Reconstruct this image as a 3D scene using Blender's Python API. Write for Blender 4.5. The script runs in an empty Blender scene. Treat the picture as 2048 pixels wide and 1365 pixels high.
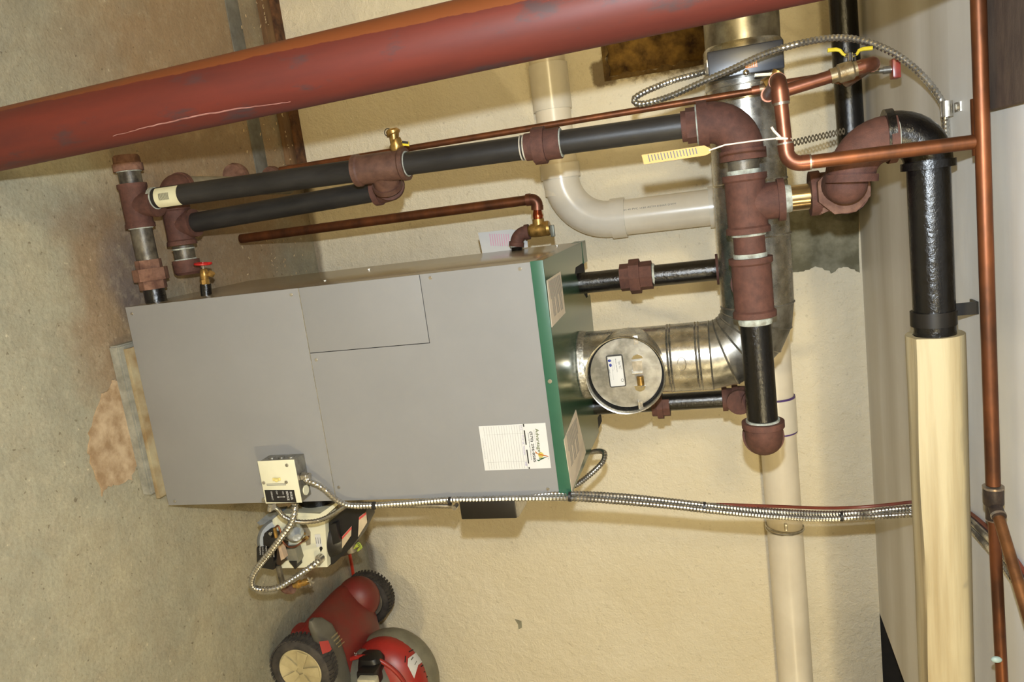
import bpy, bmesh, math, random
from mathutils import Vector, Matrix
random.seed(7)
PI = math.pi
V = Vector
scn = bpy.context.scene
COL = scn.collection
X, Y, Z = V((1, 0, 0)), V((0, 1, 0)), V((0, 0, 1))

# ------------------------------------------------------------------ camera
F = 1523.6; PIT, YAW, ROL = .2686, .1789, .0838
CAM = V((0, 0, 1.559))
FW = V((math.sin(YAW)*math.cos(PIT), math.cos(YAW)*math.cos(PIT), -math.sin(PIT)))
_dn = V((math.cos(YAW), -math.sin(YAW), 0)); _rt = _dn.cross(FW)
RT = _rt*math.cos(ROL) + _dn*math.sin(ROL)          # photograph's right (the camera was held on its side)
DN = _dn*math.cos(ROL) - _rt*math.sin(ROL)          # photograph's down = the room's right
cd = bpy.data.cameras.new('camera'); cam = bpy.data.objects.new('camera', cd); COL.objects.link(cam)
cd.lens = F/2048*36; cd.sensor_width = 36; cd.clip_start = .02
M = Matrix((RT, -DN, -FW)).transposed().to_4x4(); M.translation = CAM
cam.matrix_world = M
scn.camera = cam
scn.view_settings.view_transform = 'Standard'; scn.view_settings.look = 'None'
scn.view_settings.exposure = 0.0; scn.view_settings.gamma = 1; scn.view_settings.use_curve_mapping = False

# ------------------------------------------------------------------ light
w = bpy.data.worlds.new('world'); scn.world = w; w.use_nodes = True
w.node_tree.nodes['Background'].inputs[0].default_value = (1, .85, .6, 1)
w.node_tree.nodes['Background'].inputs[1].default_value = .05
def lamp(name, kind, loc, energy, color, size, aim=None):
    l = bpy.data.lights.new(name, kind); l.energy = energy; l.color = color; l.shadow_soft_size = size
    o = bpy.data.objects.new(name, l); COL.objects.link(o); o.location = loc
    if aim is not None: o.rotation_euler = (aim).to_track_quat('-Z', 'Y').to_euler()
    return o
fl = lamp('camera_flash', 'SPOT', CAM - DN*.115 + FW*.01, 168, (.80, .90, 1.0), .012, FW)
fl.data.spot_size = math.radians(125); fl.data.spot_blend = .5
lamp('ceiling_bulb', 'POINT', V((1.55, -.5, 1.965)), 80, (1, .84, .50), .04)
lamp('far_bulb', 'POINT', V((3.3, .3, 1.93)), 34, (1, .84, .50), .05)
lamp('rear_fill', 'POINT', V((-.9, -1.3, 1.9)), 150, (1, .82, .46), .16)  # unseen warm fill added behind the camera to lift the upper-left wall

# ------------------------------------------------------------------ pixel of the photograph -> point of the room
def ray(px, py): return FW + RT*((px-1024)/F) + DN*((py-682.5)/F)
def P(px, py, y): d = ray(px, py); return CAM + d*(y/d.y)
def PZ(px, py, z): d = ray(px, py); return CAM + d*((z-CAM.z)/d.z)
def PX(px, py, x): d = ray(px, py); return CAM + d*(x/d.x)

# ------------------------------------------------------------------ materials
def lin(c): return tuple(((v/255)/12.92 if v/255 <= .04045 else ((v/255+.055)/1.055)**2.4) for v in c) + (1,)
class NT:
    def __init__(s, name):
        s.m = bpy.data.materials.new(name); s.m.use_nodes = True; s.t = s.m.node_tree; s.n = s.t.nodes; s.l = s.t.links
        s.b = s.n['Principled BSDF']; s.tc = s.n.new('ShaderNodeTexCoord')
    def node(s, k, **kw):
        n = s.n.new(k)
        for a, v in kw.items(): setattr(n, a, v)
        return n
    def mapping(s, scale=(1, 1, 1), coord='Object'):
        mp = s.node('ShaderNodeMapping'); mp.inputs['Scale'].default_value = scale
        s.l.new(s.tc.outputs[coord], mp.inputs[0]); return mp.outputs[0]
    def noise(s, scale, detail=4, rough=.6, vec=None, dist=0):
        n = s.node('ShaderNodeTexNoise'); n.inputs['Scale'].default_value = scale; n.inputs['Detail'].default_value = detail
        n.inputs['Roughness'].default_value = rough; n.inputs['Distortion'].default_value = dist
        s.l.new(vec if vec else s.tc.outputs['Object'], n.inputs['Vector']); return n.outputs['Fac']
    def ramp(s, fac, stops):
        r = s.node('ShaderNodeValToRGB'); e = r.color_ramp.elements
        while len(e) < len(stops): e.new(.5)
        for i, (p, c) in enumerate(stops):
            e[i].position = p; e[i].color = c if len(c) == 4 else tuple(c)+(1,)
        s.l.new(fac, r.inputs[0]); return r.outputs[0]
    def mix(s, fac, a, b, mode='MIX'):
        n = s.node('ShaderNodeMix', data_type='RGBA', blend_type=mode)
        for i, v in ((0, fac), (6, a), (7, b)):
            if hasattr(v, 'links') or hasattr(v, 'is_output'): s.l.new(v, n.inputs[i])
            else: n.inputs[i].default_value = v
        return n.outputs[2]
    def math(s, op, a, b=0.0, c=0.0, clamp=False):
        n = s.node('ShaderNodeMath', operation=op); n.use_clamp = clamp
        for i, v in enumerate((a, b, c)):
            if isinstance(v, (int, float)): n.inputs[i].default_value = v
            else: s.l.new(v, n.inputs[i])
        return n.outputs[0]
    def bump(s, h, strength=.3, dist=.002):
        n = s.node('ShaderNodeBump'); n.inputs['Strength'].default_value = strength; n.inputs['Distance'].default_value = dist
        s.l.new(h, n.inputs['Height']); s.l.new(n.outputs[0], s.b.inputs['Normal'])
    def sep(s, coord='Object'):
        n = s.node('ShaderNodeSeparateXYZ'); s.l.new(s.tc.outputs[coord], n.inputs[0]); return n.outputs
G = (0, 0, 0, 1); W1 = (1, 1, 1, 1)
def mat(name, c1, c2=None, rough=.5, metal=0, scale=20, bump=0, bscale=None, stretch=(1, 1, 1), lo=.35, hi=.65, spec=None, rvar=0, coat=0):
    t = NT(name)
    t.b.inputs['Metallic'].default_value = metal; t.b.inputs['Roughness'].default_value = rough
    if spec is not None: t.b.inputs['Specular IOR Level'].default_value = spec
    if coat: t.b.inputs['Coat Weight'].default_value = coat
    vec = t.mapping(stretch)
    if c2 is None: c2 = tuple(v*.86 for v in c1)
    n = t.noise(scale, 5, .6, vec)
    t.l.new(t.ramp(n, [(lo, lin(c1)), (hi, lin(c2))]), t.b.inputs['Base Color'])
    if rvar:
        t.l.new(t.math('MULTIPLY_ADD', t.noise(scale*1.7, 4, .6, vec), rvar, rough-rvar*.5), t.b.inputs['Roughness'])
    if bump: t.bump(t.noise(bscale or scale*3, 5, .65, vec), bump, .002)
    return t.m

iron = mat('malleable_iron', (94, 60, 49), (68, 43, 35), .72, 0, 55, .5, 420, lo=.3, hi=.75, spec=.35)
iron_dusty = mat('dusty_iron', (118, 88, 73), (84, 58, 48), .85, 0, 40, .35, 260, spec=.2)
blackpipe = mat('old_black_pipe', (46, 43, 40), (27, 25, 24), .45, 0, 14, .15, 150, (1, 1, .35), spec=.4, rvar=.25)
blackgloss = mat('lacquered_black_pipe', (17, 15, 14), (9, 8, 8), .22, 0, 40, .7, 90, spec=.55, rvar=.18)
dirtypipe = mat('dirty_steel_pipe', (105, 98, 84), (48, 42, 36), .45, .35, 28, .3, 120, rvar=.2)
galv = mat('galvanized_steel', (198, 194, 184), (150, 147, 138), .27, .92, 30, .06, 90, rvar=.22)
galv_dull = mat('galvanized_dull', (175, 172, 164), (120, 118, 110), .38, .9, 22, .05, 60, rvar=.2)
alu = mat('aluminium_flex', (205, 203, 198), (165, 163, 158), .26, .95, 60)
zinc = mat('zinc_plate', (205, 200, 190), (165, 160, 150), .3, .9, 60)
nipple_m = mat('plated_nipple', (190, 165, 120), (120, 100, 72), .22, .9, 25, rvar=.12, stretch=(1, 1, .3))
chrome = mat('chrome', (220, 220, 220), None, .12, 1, 10)
foil = mat('foil_sealant', (200, 196, 186), (130, 128, 120), .3, .9, 120, 1.0, 160)
copper = mat('copper', (130, 80, 58), (92, 56, 40), .4, .72, 16, .05, 80, rvar=.18)
copper_old = mat('tarnished_copper', (122, 70, 38), (74, 44, 26), .45, .66, 14, .08, 90, rvar=.2, stretch=(.4, 1, 1))
solder = mat('solder', (170, 160, 145), (110, 90, 70), .4, .8, 40)
brass = mat('brass', (190, 150, 82), (128, 100, 52), .36, .75, 60, .1, 200)
pvc = mat('white_pvc', (226, 216, 196), (214, 203, 182), .3, 0, 5, .04, 60)
pvc_m = mat('pvc_fitting', (222, 214, 198), (210, 202, 184), .25, 0, 6)
purple = mat('purple_primer', (84, 58, 120), (70, 46, 104), .5)
sealant = mat('pipe_dope', (178, 182, 170), (128, 126, 112), .75, 0, 60, .6, 200)
yellow = mat('yellow_vinyl', (214, 190, 44), (190, 166, 36), .4)
redplastic = mat('red_handwheel', (176, 30, 28), (140, 22, 22), .35)
darkplastic = mat('black_plastic', (26, 24, 24), (18, 17, 17), .4, 0, 20)
blackpaint = mat('black_paint', (24, 20, 17), (16, 14, 12), .38)
labelwhite = mat('white_label', (190, 189, 186), (186, 185, 182), .5, spec=.2)
labeldark = mat('print_black', (28, 24, 24), (24, 22, 22), .5)
labelgrey = mat('print_grey', (104, 103, 101), (98, 97, 95), .5)
printblue = mat('print_blue', (26, 44, 128), (24, 40, 120), .4)
printgreen = mat('print_green', (74, 84, 8), (66, 76, 6), .5)
printdgreen = mat('print_dark_green', (22, 66, 28), (20, 60, 26), .45)
printyel = mat('print_yellow', (176, 164, 84), (172, 158, 74), .45)
printorg = mat('print_orange', (164, 98, 34), (158, 90, 30), .45)
printred = mat('print_red', (186, 70, 66), (176, 60, 58), .5)
printpur = mat('print_violet', (128, 116, 156), (122, 110, 150), .5)
printpink = mat('print_pink', (206, 150, 172), (198, 142, 166), .5)
grey = mat('grey_enamel', (126, 125, 124), (123, 122, 121), .42, 0, 6, .05, 700, spec=.35)
taupe = mat('side_enamel', (150, 140, 124), (144, 134, 118), .2, .25, 4, .02, 300)
green = mat('green_enamel', (42, 84, 64), (39, 79, 60), .4, 0, 8, spec=.4)
greentop = mat('green_enamel_top', (52, 84, 62), (48, 78, 56), .2, .15, 8, .03, 250)
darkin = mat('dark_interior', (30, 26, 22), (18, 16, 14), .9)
cream = mat('ivory_enamel', (206, 202, 176), (198, 194, 168), .35, 0, 10)
canvas = mat('canvas_jacket', (174, 160, 126), (150, 132, 96), .65, 0, 5, .3, 40, (.2, 4, 4), .42, .62)
tagpaper = mat('manila_tag', (188, 150, 88), (180, 142, 80), .7)
stringm = mat('string', (222, 206, 190), (200, 180, 164), .9)
rubber = mat('dusty_rubber', (66, 60, 54), (40, 37, 34), .8, 0, 30, .3, 100)
hubm = mat('hub_plastic', (186, 172, 132), (160, 146, 108), .6, 0, 12)
mowred = mat('mower_red', (112, 26, 22), (92, 48, 40), .5, 0, 7, .04, 60, lo=.4, hi=.75)
mowgrey = mat('mower_grey', (92, 90, 82), (78, 74, 64), .55, 0, 12, .05)
mowred2 = mat('shroud_red', (158, 40, 34), (134, 38, 32), .4, 0, 9)
cablered = mat('red_hose', (206, 62, 36), (190, 52, 30), .4)
wood = mat('old_timber', (98, 80, 66), (74, 58, 48), .85, 0, 9, .5, 60, (1.5, 6, 6))
concpad = mat('pad_concrete', (142, 140, 128), (112, 110, 100), .9, 0, 30, .8, 140)
mortar = mat('bare_mortar', (140, 136, 116), (98, 94, 74), .95, 0, 14, 1.0, 60)
patch_m = mat('floor_patch', (176, 154, 124), (136, 110, 80), .9, 0, 24, .5, 90)
strip_m = mat('grey_strip', (118, 116, 108), (92, 88, 78), .85, 0, 16, .4, 80)
plank_m = mat('damp_plank', (128, 98, 66), (92, 66, 42), .85, 0, 18, .5, 90, (.3, 2, 2))
footing_m = mat('rusty_footing', (112, 74, 44), (60, 36, 20), .9, 0, 26, .8, 90)
shaving_m = mat('wood_shaving', (206, 184, 146), (180, 154, 116), .8)
rustrock = mat('rusty_rock', (150, 116, 56), (62, 40, 18), .95, 0, 22, 1.2, 50, lo=.3, hi=.7)

# red painted steel column: rust streaks and scuffs in the paint
t = NT('red_oxide_paint'); t.b.inputs['Roughness'].default_value = .55; t.b.inputs['Specular IOR Level'].default_value = .3
v = t.mapping((6, 6, .8)); base = t.ramp(t.noise(3, 5, .6, v), [(.35, lin((84, 32, 23))), (.7, lin((68, 28, 23)))])
sp = t.ramp(t.noise(7, 6, .7, t.mapping((3, 3, 1))), [(.56, G), (.66, W1)])
c = t.mix(sp, base, lin((58, 38, 38)))
o = t.sep()
rs = t.math('MULTIPLY', t.ramp(t.math('ADD', o[0], t.math('MULTIPLY', t.noise(5, 3, .5, t.mapping((1, 1, .6))), .012)), [(0, W1), (.001, W1), (.5, G), (1, G)]), 1.0)
streak = t.math('LESS_THAN', t.math('ADD', t.math('MULTIPLY', o[0], 1.0), t.math('MULTIPLY', t.noise(9, 5, .7, t.mapping((.4, .4, 1))), .016)), -.0385)
c = t.mix(t.math('MULTIPLY', streak, .7), c, lin((106, 58, 24)))
t.l.new(c, t.b.inputs['Base Color']); t.bump(t.noise(60, 4, .6), .12, .001)
redcol = t.m

# floor: worn concrete with soot/rust staining round the boiler's return pipes
t = NT('concrete_floor'); t.b.inputs['Roughness'].default_value = .62
c = t.ramp(t.noise(1.6, 7, .62), [(.3, lin((128, 126, 110))), (.5, lin((150, 145, 124))), (.7, lin((168, 158, 130)))])
c = t.mix(t.ramp(t.noise(6, 6, .7), [(.5, G), (.72, (.6, .6, .6, 1))]), c, lin((140, 134, 116)))
def blob(cx, cy, rx, ry, nz=.35, sc=3.0):
    vec = t.sep()
    a = t.math('DIVIDE', t.math('SUBTRACT', vec[0], cx), rx); b = t.math('DIVIDE', t.math('SUBTRACT', vec[1], cy), ry)
    d = t.math('SQRT', t.math('ADD', t.math('MULTIPLY', a, a), t.math('MULTIPLY', b, b)))
    d = t.math('ADD', d, t.math('MULTIPLY', t.math('SUBTRACT', t.noise(sc, 5, .6), .5), nz*2))
    return t.ramp(d, [(.55, W1), (1.0, G)])
def cov(m_, k): return t.math('MULTIPLY', m_, k)
c = t.mix(cov(blob(-.35, 2.25, .85, .62, .5), .8), c, lin((148, 118, 86)))
c = t.mix(cov(blob(.12, 1.72, .34, .22, .6, 5), .75), c, lin((124, 96, 70)))
c = t.mix(cov(blob(.05, 1.78, .16, .12, .5, 7), .8), c, lin((92, 84, 84)))
c = t.mix(cov(blob(.98, 2.5, .5, .3, .6, 5), .5), c, lin((170, 134, 104)))
c = t.mix(cov(blob(-.55, 1.5, .3, .5, .7, 4), .4), c, lin((128, 122, 108)))
c = t.mix(cov(t.ramp(t.noise(14, 8, .75, dist=.6), [(.42, G), (.66, W1)]), .26), c, lin((116, 98, 72)))
c = t.mix(cov(t.ramp(t.noise(24, 8, .8), [(.50, G), (.62, W1)]), .22), c, lin((184, 172, 146)))
c = t.mix(cov(t.ramp(t.noise(110, 4, .7), [(.45, G), (.75, W1)]), .35), c, lin((100, 88, 68)))
sp = t.ramp(t.noise(70, 2, .5), [(.68, G), (.72, W1)])
c = t.mix(cov(sp, .6), c, lin((84, 68, 48)))
c = t.mix(cov(t.ramp(t.noise(48, 3, .6), [(.70, G), (.73, W1)]), .5), c, lin((206, 190, 160)))
t.l.new(c, t.b.inputs['Base Color']); t.bump(t.math('ADD', t.noise(9, 5, .6), t.math('MULTIPLY', t.noise(80, 3, .6), .35)), .8, .007)
floor_m = t.m

# wall: lumpy cream paint over concrete
t = NT('cream_painted_concrete'); t.b.inputs['Roughness'].default_value = .5
c = t.ramp(t.noise(2.2, 5, .6), [(.3, lin((228, 218, 194))), (.7, lin((220, 208, 180)))])
def wallblob(cx, cz, rx, rz, nz=.35, sc=6.0, e0=.6):
    vec = t.sep()
    a = t.math('DIVIDE', t.math('SUBTRACT', vec[0], cx), rx); b = t.math('DIVIDE', t.math('SUBTRACT', vec[2], cz), rz)
    d = t.math('SQRT', t.math('ADD', t.math('POWER', t.math('ABSOLUTE', a), 4), t.math('POWER', t.math('ABSOLUTE', b), 4)))
    d = t.math('ADD', d, t.math('MULTIPLY', t.math('SUBTRACT', t.noise(sc, 6, .7), .5), nz*2))
    return t.ramp(d, [(e0, W1), (1.0, G)])
c = t.mix(t.math('MULTIPLY', wallblob(-.62, 1.44, .25, .215, .45, 30, .80), .85), c, lin((104, 80, 34)))
c = t.mix(t.math('MULTIPLY', wallblob(-.42, 1.235, .05, .05, .6, 30, .6), .85), c, lin((96, 74, 40)))
c = t.mix(t.math('MULTIPLY', wallblob(-.60, .98, .03, .12, .8, 22, .5), .9), c, lin((90, 70, 44)))
spk = t.ramp(t.noise(60, 3, .6), [(.66, G), (.72, W1)])
c = t.mix(t.math('MULTIPLY', spk, .25), c, lin((140, 124, 92)))
low = t.ramp(t.math('ADD', t.sep()[2], t.math('MULTIPLY', t.noise(12, 4, .6), .03)), [(.0, W1), (.03, W1), (.05, G)])
c = t.mix(t.math('MULTIPLY', low, .8), c, lin((116, 100, 78)))
t.l.new(c, t.b.inputs['Base Color'])
pit = t.ramp(t.noise(34, 5, .7, dist=.8), [(.22, G), (.30, W1)])
h = t.math('ADD', t.math('ADD', t.noise(26, 6, .6, dist=.4), t.math('MULTIPLY', t.noise(150, 4, .65), .4)), t.math('ADD', t.math('MULTIPLY', t.noise(5, 3, .5), 1.2), t.math('MULTIPLY', pit, .22)))
t.bump(h, .9, .009); wall_m = t.m

t = NT('taped_drywall'); t.b.inputs['Roughness'].default_value = .48
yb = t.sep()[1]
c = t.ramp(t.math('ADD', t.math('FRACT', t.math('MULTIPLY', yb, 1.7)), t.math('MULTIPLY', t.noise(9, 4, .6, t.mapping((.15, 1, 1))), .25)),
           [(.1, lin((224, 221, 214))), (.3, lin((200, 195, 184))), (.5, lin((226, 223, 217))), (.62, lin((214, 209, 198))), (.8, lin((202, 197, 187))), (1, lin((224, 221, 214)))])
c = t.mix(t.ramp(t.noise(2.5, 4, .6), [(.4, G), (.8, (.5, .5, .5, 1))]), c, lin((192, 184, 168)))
t.l.new(c, t.b.inputs['Base Color']); t.bump(t.noise(30, 4, .6, t.mapping((.3, 1, 1))), .2, .002)
ceil_m = t.m
plain_wall = mat('plain_cream_wall', (214, 204, 176), (204, 192, 164), .7)

# ------------------------------------------------------------------ mesh helpers
def frame(d, up=None):
    d = d.normalized()
    a = up if up is not None else (Z if abs(d.z) < .9 else X)
    u = (a - d*a.dot(d)).normalized(); return u, d.cross(u)
def sweep(bm, pts, radii, seg=20, cap=True, up=None, flat=1.0):
    pts = [V(p) for p in pts]; n = len(pts)
    if not hasattr(radii, '__len__'): radii = [radii]*n
    dirs = []
    for i in range(n):
        j = i
        while j < n-1 and (pts[j+1]-pts[i]).length < 1e-7: j += 1
        k = i
        while k > 0 and (pts[k-1]-pts[i]).length < 1e-7: k -= 1
        nx = pts[j+1]-pts[i] if j < n-1 else None; pv = pts[i]-pts[k-1] if k > 0 else None
        d = (nx.normalized() if nx else V()) + (pv.normalized() if pv else V())
        dirs.append(d.normalized())
    u, _ = frame(dirs[0], up); rings = []
    for i in range(n):
        d = dirs[i]; u = (u - d*u.dot(d)).normalized(); v_ = d.cross(u)
        rings.append([bm.verts.new(pts[i] + (u*math.cos(2*PI*k/seg) + v_*math.sin(2*PI*k/seg)*flat)*radii[i]) for k in range(seg)])
    for a, b in zip(rings, rings[1:]):
        for k in range(seg):
            bm.faces.new((a[k], a[(k+1) % seg], b[(k+1) % seg], b[k]))
    if cap:
        bm.faces.new(rings[0][::-1]); bm.faces.new(rings[-1])
def lathe(bm, c, ax, prof, seg=32, cap=False):
    c, ax = V(c), V(ax).normalized(); u, v_ = frame(ax)
    rings = [[bm.verts.new(c + ax*t_ + (u*math.cos(2*PI*k/seg) + v_*math.sin(2*PI*k/seg))*r_) for k in range(seg)] for t_, r_ in prof]
    for a, b in zip(rings, rings[1:]):
        for k in range(seg): bm.faces.new((a[k], a[(k+1) % seg], b[(k+1) % seg], b[k]))
    if cap: bm.faces.new(rings[0][::-1]); bm.faces.new(rings[-1])
def cyl(bm, a, b, r, seg=20, r2=None, up=None): sweep(bm, [a, b], [r, r if r2 is None else r2], seg, True, up)
def tubewall(bm, a, b, r, th, seg=32):
    d = (b-a).normalized()
    lathe(bm, a, d, [(0, r), ((b-a).length, r), ((b-a).length, r-th), (0, r-th), (0, r)], seg)
def box(bm, lo, hi, bev=0):
    lo, hi = V(lo), V(hi)
    r = bmesh.ops.create_cube(bm, size=1, matrix=Matrix.Translation((lo+hi)/2) @ Matrix.Diagonal((hi.x-lo.x, hi.y-lo.y, hi.z-lo.z, 1)))
    if bev:
        es = list({e for v_ in r['verts'] for e in v_.link_edges})
        bmesh.ops.bevel(bm, geom=es, offset=bev, segments=2, affect='EDGES', profile=.6)
def obox(bm, c, ax, ay, az, hx, hy, hz, bev=0):
    m_ = Matrix((ax.normalized()*hx*2, ay.normalized()*hy*2, az.normalized()*hz*2)).transposed().to_4x4(); m_.translation = c
    r = bmesh.ops.create_cube(bm, size=1, matrix=m_)
    if bev:
        es = list({e for v_ in r['verts'] for e in v_.link_edges})
        bmesh.ops.bevel(bm, geom=es, offset=bev, segments=2, affect='EDGES', profile=.6)
def prism(bm, poly, ext):
    a = [bm.verts.new(V(p)) for p in poly]; b = [bm.verts.new(V(p)+ext) for p in poly]; n = len(a)
    bm.faces.new(a); bm.faces.new(b[::-1])
    for i in range(n): bm.faces.new((a[i], b[i], b[(i+1) % n], a[(i+1) % n]))
def ellip(bm, c, rx, ry, rz, u=20, v_=12, rot=None):
    m_ = Matrix.Translation(c) @ (rot.to_4x4() if rot else Matrix()) @ Matrix.Diagonal((rx, ry, rz, 1))
    bmesh.ops.create_uvsphere(bm, u_segments=u, v_segments=v_, radius=1, matrix=m_)
def fillet(p0, c, p1, tl, n=8):
    p0, c, p1 = V(p0), V(c), V(p1); d0 = (p0-c).normalized(); d1 = (p1-c).normalized()
    a, b = c+d0*tl, c+d1*tl; ang = PI - d0.angle(d1); w_ = math.cos(ang/2); out = []
    for i in range(n+1):
        s = i/n; k0, k1, k2 = (1-s)**2, 2*s*(1-s)*w_, s*s
        out.append((a*k0 + c*k1 + b*k2)/(k0+k1+k2))
    return out
def rounded(pts, tl, n=8):
    pts = [V(p) for p in pts]; out = [pts[0]]
    for i in range(1, len(pts)-1):
        out += fillet(pts[i-1], pts[i], pts[i+1], tl if not hasattr(tl, '__len__') else tl[i-1], n)
    return out + [pts[-1]]
def catmull(pts, step=.004):
    pts = [V(p) for p in pts]; q = [pts[0]*2-pts[1]] + pts + [pts[-1]*2-pts[-2]]; fine = []
    for i in range(1, len(q)-2):
        a, b, c_, d = q[i-1:i+3]
        for k in range(24):
            s = k/24
            fine.append(.5*((2*b) + (c_-a)*s + (2*a-5*b+4*c_-d)*s*s + (3*b-a-3*c_+d)*s**3))
    fine.append(pts[-1]); out = [fine[0]]; acc = 0
    for a, b in zip(fine, fine[1:]):
        L = (b-a).length; pos = step-acc
        while pos <= L: out.append(a + (b-a)*(pos/L)); pos += step
        acc = L-(pos-step)
    return out
BASE = {}
def finish(name, bm, m_, parent=None, sharp=38, origin=None):
    bmesh.ops.recalc_face_normals(bm, faces=bm.faces)
    lim = math.radians(sharp)
    for e in bm.edges:
        e.smooth = len(e.link_faces) == 2 and e.calc_face_angle(3.2) < lim
    for f_ in bm.faces: f_.smooth = True
    off = BASE[parent.name] if parent is not None else (origin or V((0, 0, 0)))
    bmesh.ops.translate(bm, vec=-off, verts=bm.verts)
    me = bpy.data.meshes.new(name); bm.to_mesh(me); bm.free(); me.materials.append(m_)
    o = bpy.data.objects.new(name, me); COL.objects.link(o)
    if parent is not None: o.parent = parent
    else: o.location = off
    BASE[o.name] = off
    return o
def thing(name, label, cat, loc, group=None):
    o = bpy.data.objects.new(name, None); COL.objects.link(o); o.location = loc; o.empty_display_size = .05
    o['label'] = label; o['category'] = cat
    if group: o['group'] = group
    BASE[o.name] = V(loc); return o
def tag(o, label, cat, group=None):
    o['label'] = label; o['category'] = cat
    if group: o['group'] = group
    return o
def mono(name, bm, m_, label, cat, group=None):
    lo = V([min(v_.co[i] for v_ in bm.verts) for i in range(3)]); hi = V([max(v_.co[i] for v_ in bm.verts) for i in range(3)])
    return tag(finish(name, bm, m_, None, origin=V(((lo.x+hi.x)/2, (lo.y+hi.y)/2, lo.z))), label, cat, group)
def struct(name, bm, m_, parent=None):
    o = finish(name, bm, m_, parent)
    if parent is None: o['kind'] = 'structure'
    return o
def part(name, m_, parent, fn, *a, sharp=38, label=None, **k):
    bm = bmesh.new(); fn(bm, *a, **k); o = finish(name, bm, m_, parent, sharp)
    if label: o['label'] = label
    return o
def text(s, m_, parent, pos, xd, yd, width=None, size=.01, name='lettering', align='LEFT', thick=0, maxh=None):
    cu = bpy.data.curves.new('t', 'FONT'); cu.body = s; cu.size = 1; cu.align_x = align; cu.resolution_u = 2; cu.offset = thick
    ob = bpy.data.objects.new('t', cu); COL.objects.link(ob); bpy.context.view_layer.update()
    me = bpy.data.meshes.new_from_object(ob.evaluated_get(bpy.context.evaluated_depsgraph_get()))
    bpy.data.objects.remove(ob)
    xs = [v_.co.x for v_ in me.vertices] or [0, 1]
    sx = width/(max(xs)-min(xs)) if width else size
    sy = size if size else sx
    off = BASE[parent.name]; xd, yd = xd.normalized(), yd.normalized()
    for v_ in me.vertices: v_.co = V(pos) + xd*v_.co.x*sx + yd*v_.co.y*sy - off
    me.name = name; me.materials.clear(); me.materials.append(m_)
    o = bpy.data.objects.new(name, me); COL.objects.link(o); o.parent = parent; BASE[o.name] = off
    return o

# ---- pipe fittings
def elbow(bm, c, d1, d2, r, leg, rc=None, lc=None, seg=24, n=9):
    c, d1, d2 = V(c), V(d1).normalized(), V(d2).normalized()
    rc = rc or r*1.12; lc = lc if lc is not None else leg*.3
    tl = leg-lc; arc = fillet(c+d1, c, c+d2, tl, n)
    pts = [c+d1*leg, c+d1*tl*1.001, c+d1*tl*1.001] + arc + [c+d2*tl*1.001, c+d2*tl*1.001, c+d2*leg]
    sweep(bm, pts, [rc, rc, r] + [r]*len(arc) + [r, rc, rc], seg)
def tee(bm, c, ax, br, r, L, Lb, rc=None, lc=None, seg=24):
    c, ax, br = V(c), V(ax).normalized(), V(br).normalized(); rc = rc or r*1.1; lc = lc or L*.14; h_ = L/2
    lathe(bm, c, ax, [(-h_, rc), (-h_+lc*.85, rc), (-h_+lc*1.15, r), (h_-lc*1.15, r), (h_-lc*.85, rc), (h_, rc)], seg, True)
    sweep(bm, [c, c+br*(Lb-lc), c+br*(Lb-lc), c+br*Lb], [r*.93, r*.93, rc*.97, rc*.97], seg)
def union(bm, c, ax, r, L, seg=8):
    c, ax = V(c), V(ax).normalized(); h_ = L/2
    cyl(bm, c-ax*h_, c-ax*h_*.35, r*1.18, seg); cyl(bm, c-ax*h_*.4, c+ax*h_*.25, r*1.5, seg); cyl(bm, c+ax*h_*.25, c+ax*h_, r*1.22, seg)
def ring(bm, c, ax, r, L, seg=24): c, ax = V(c), V(ax).normalized(); cyl(bm, c-ax*L/2, c+ax*L/2, r, seg)
def dope(parent, c, ax, r, L=.012):
    def f_(bm):
        c_, a = V(c), V(ax).normalized()
        sweep(bm, [c_-a*L/2, c_-a*L*.1, c_+a*L*.2, c_+a*L/2], [r*1.03, r*1.045, r*1.04, r*1.005], 24)
    return part('thread_sealant', sealant, parent, f_)
def flex(bm, pts, r, step=.0042, seg=10, spiral=.8):
    p = catmull(pts, step); rr = []
    for i in range(len(p)): rr.append(r if i % 2 == 0 else r*spiral)
    sweep(bm, p, rr, seg)

# ================================================================== SETTING
ZC = 2.037; YW = 2.811
bm = bmesh.new(); box(bm, (-3, -3, -.12), (4.5, YW+.2, 0)); floor = struct('floor', bm, floor_m)
bm = bmesh.new()     # back wall with the broken-out recess
hx0, hx1, hz0, hz1 = -.80, -.405, 1.248, 1.62
for a, b, c_, d in ((-3, hx0, 0, ZC), (hx1, 4.5, 0, ZC), (hx0, hx1, 0, hz0), (hx0, hx1, hz1, ZC)):
    box(bm, (a, YW, c_), (b, YW+.2, d))
bmesh.ops.remove_doubles(bm, verts=bm.verts, dist=1e-5)
wall_back = struct('wall_back', bm, wall_m)
def rough_sheet(bm, lo, hi, ypl, n=(14, 14), amp=.012):
    g = [[bm.verts.new((lo[0]+(hi[0]-lo[0])*i/n[0], ypl + random.uniform(-amp, amp), lo[1]+(hi[1]-lo[1])*j/n[1])) for j in range(n[1]+1)] for i in range(n[0]+1)]
    for i in range(n[0]):
        for j in range(n[1]): bm.faces.new((g[i][j], g[i+1][j], g[i+1][j+1], g[i][j+1]))
part('rusty_recess', rustrock, wall_back, rough_sheet, (hx0, hz0), (hx1, hz1), YW+.045, sharp=180, label='rusty broken-out recess in the wall')
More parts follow.
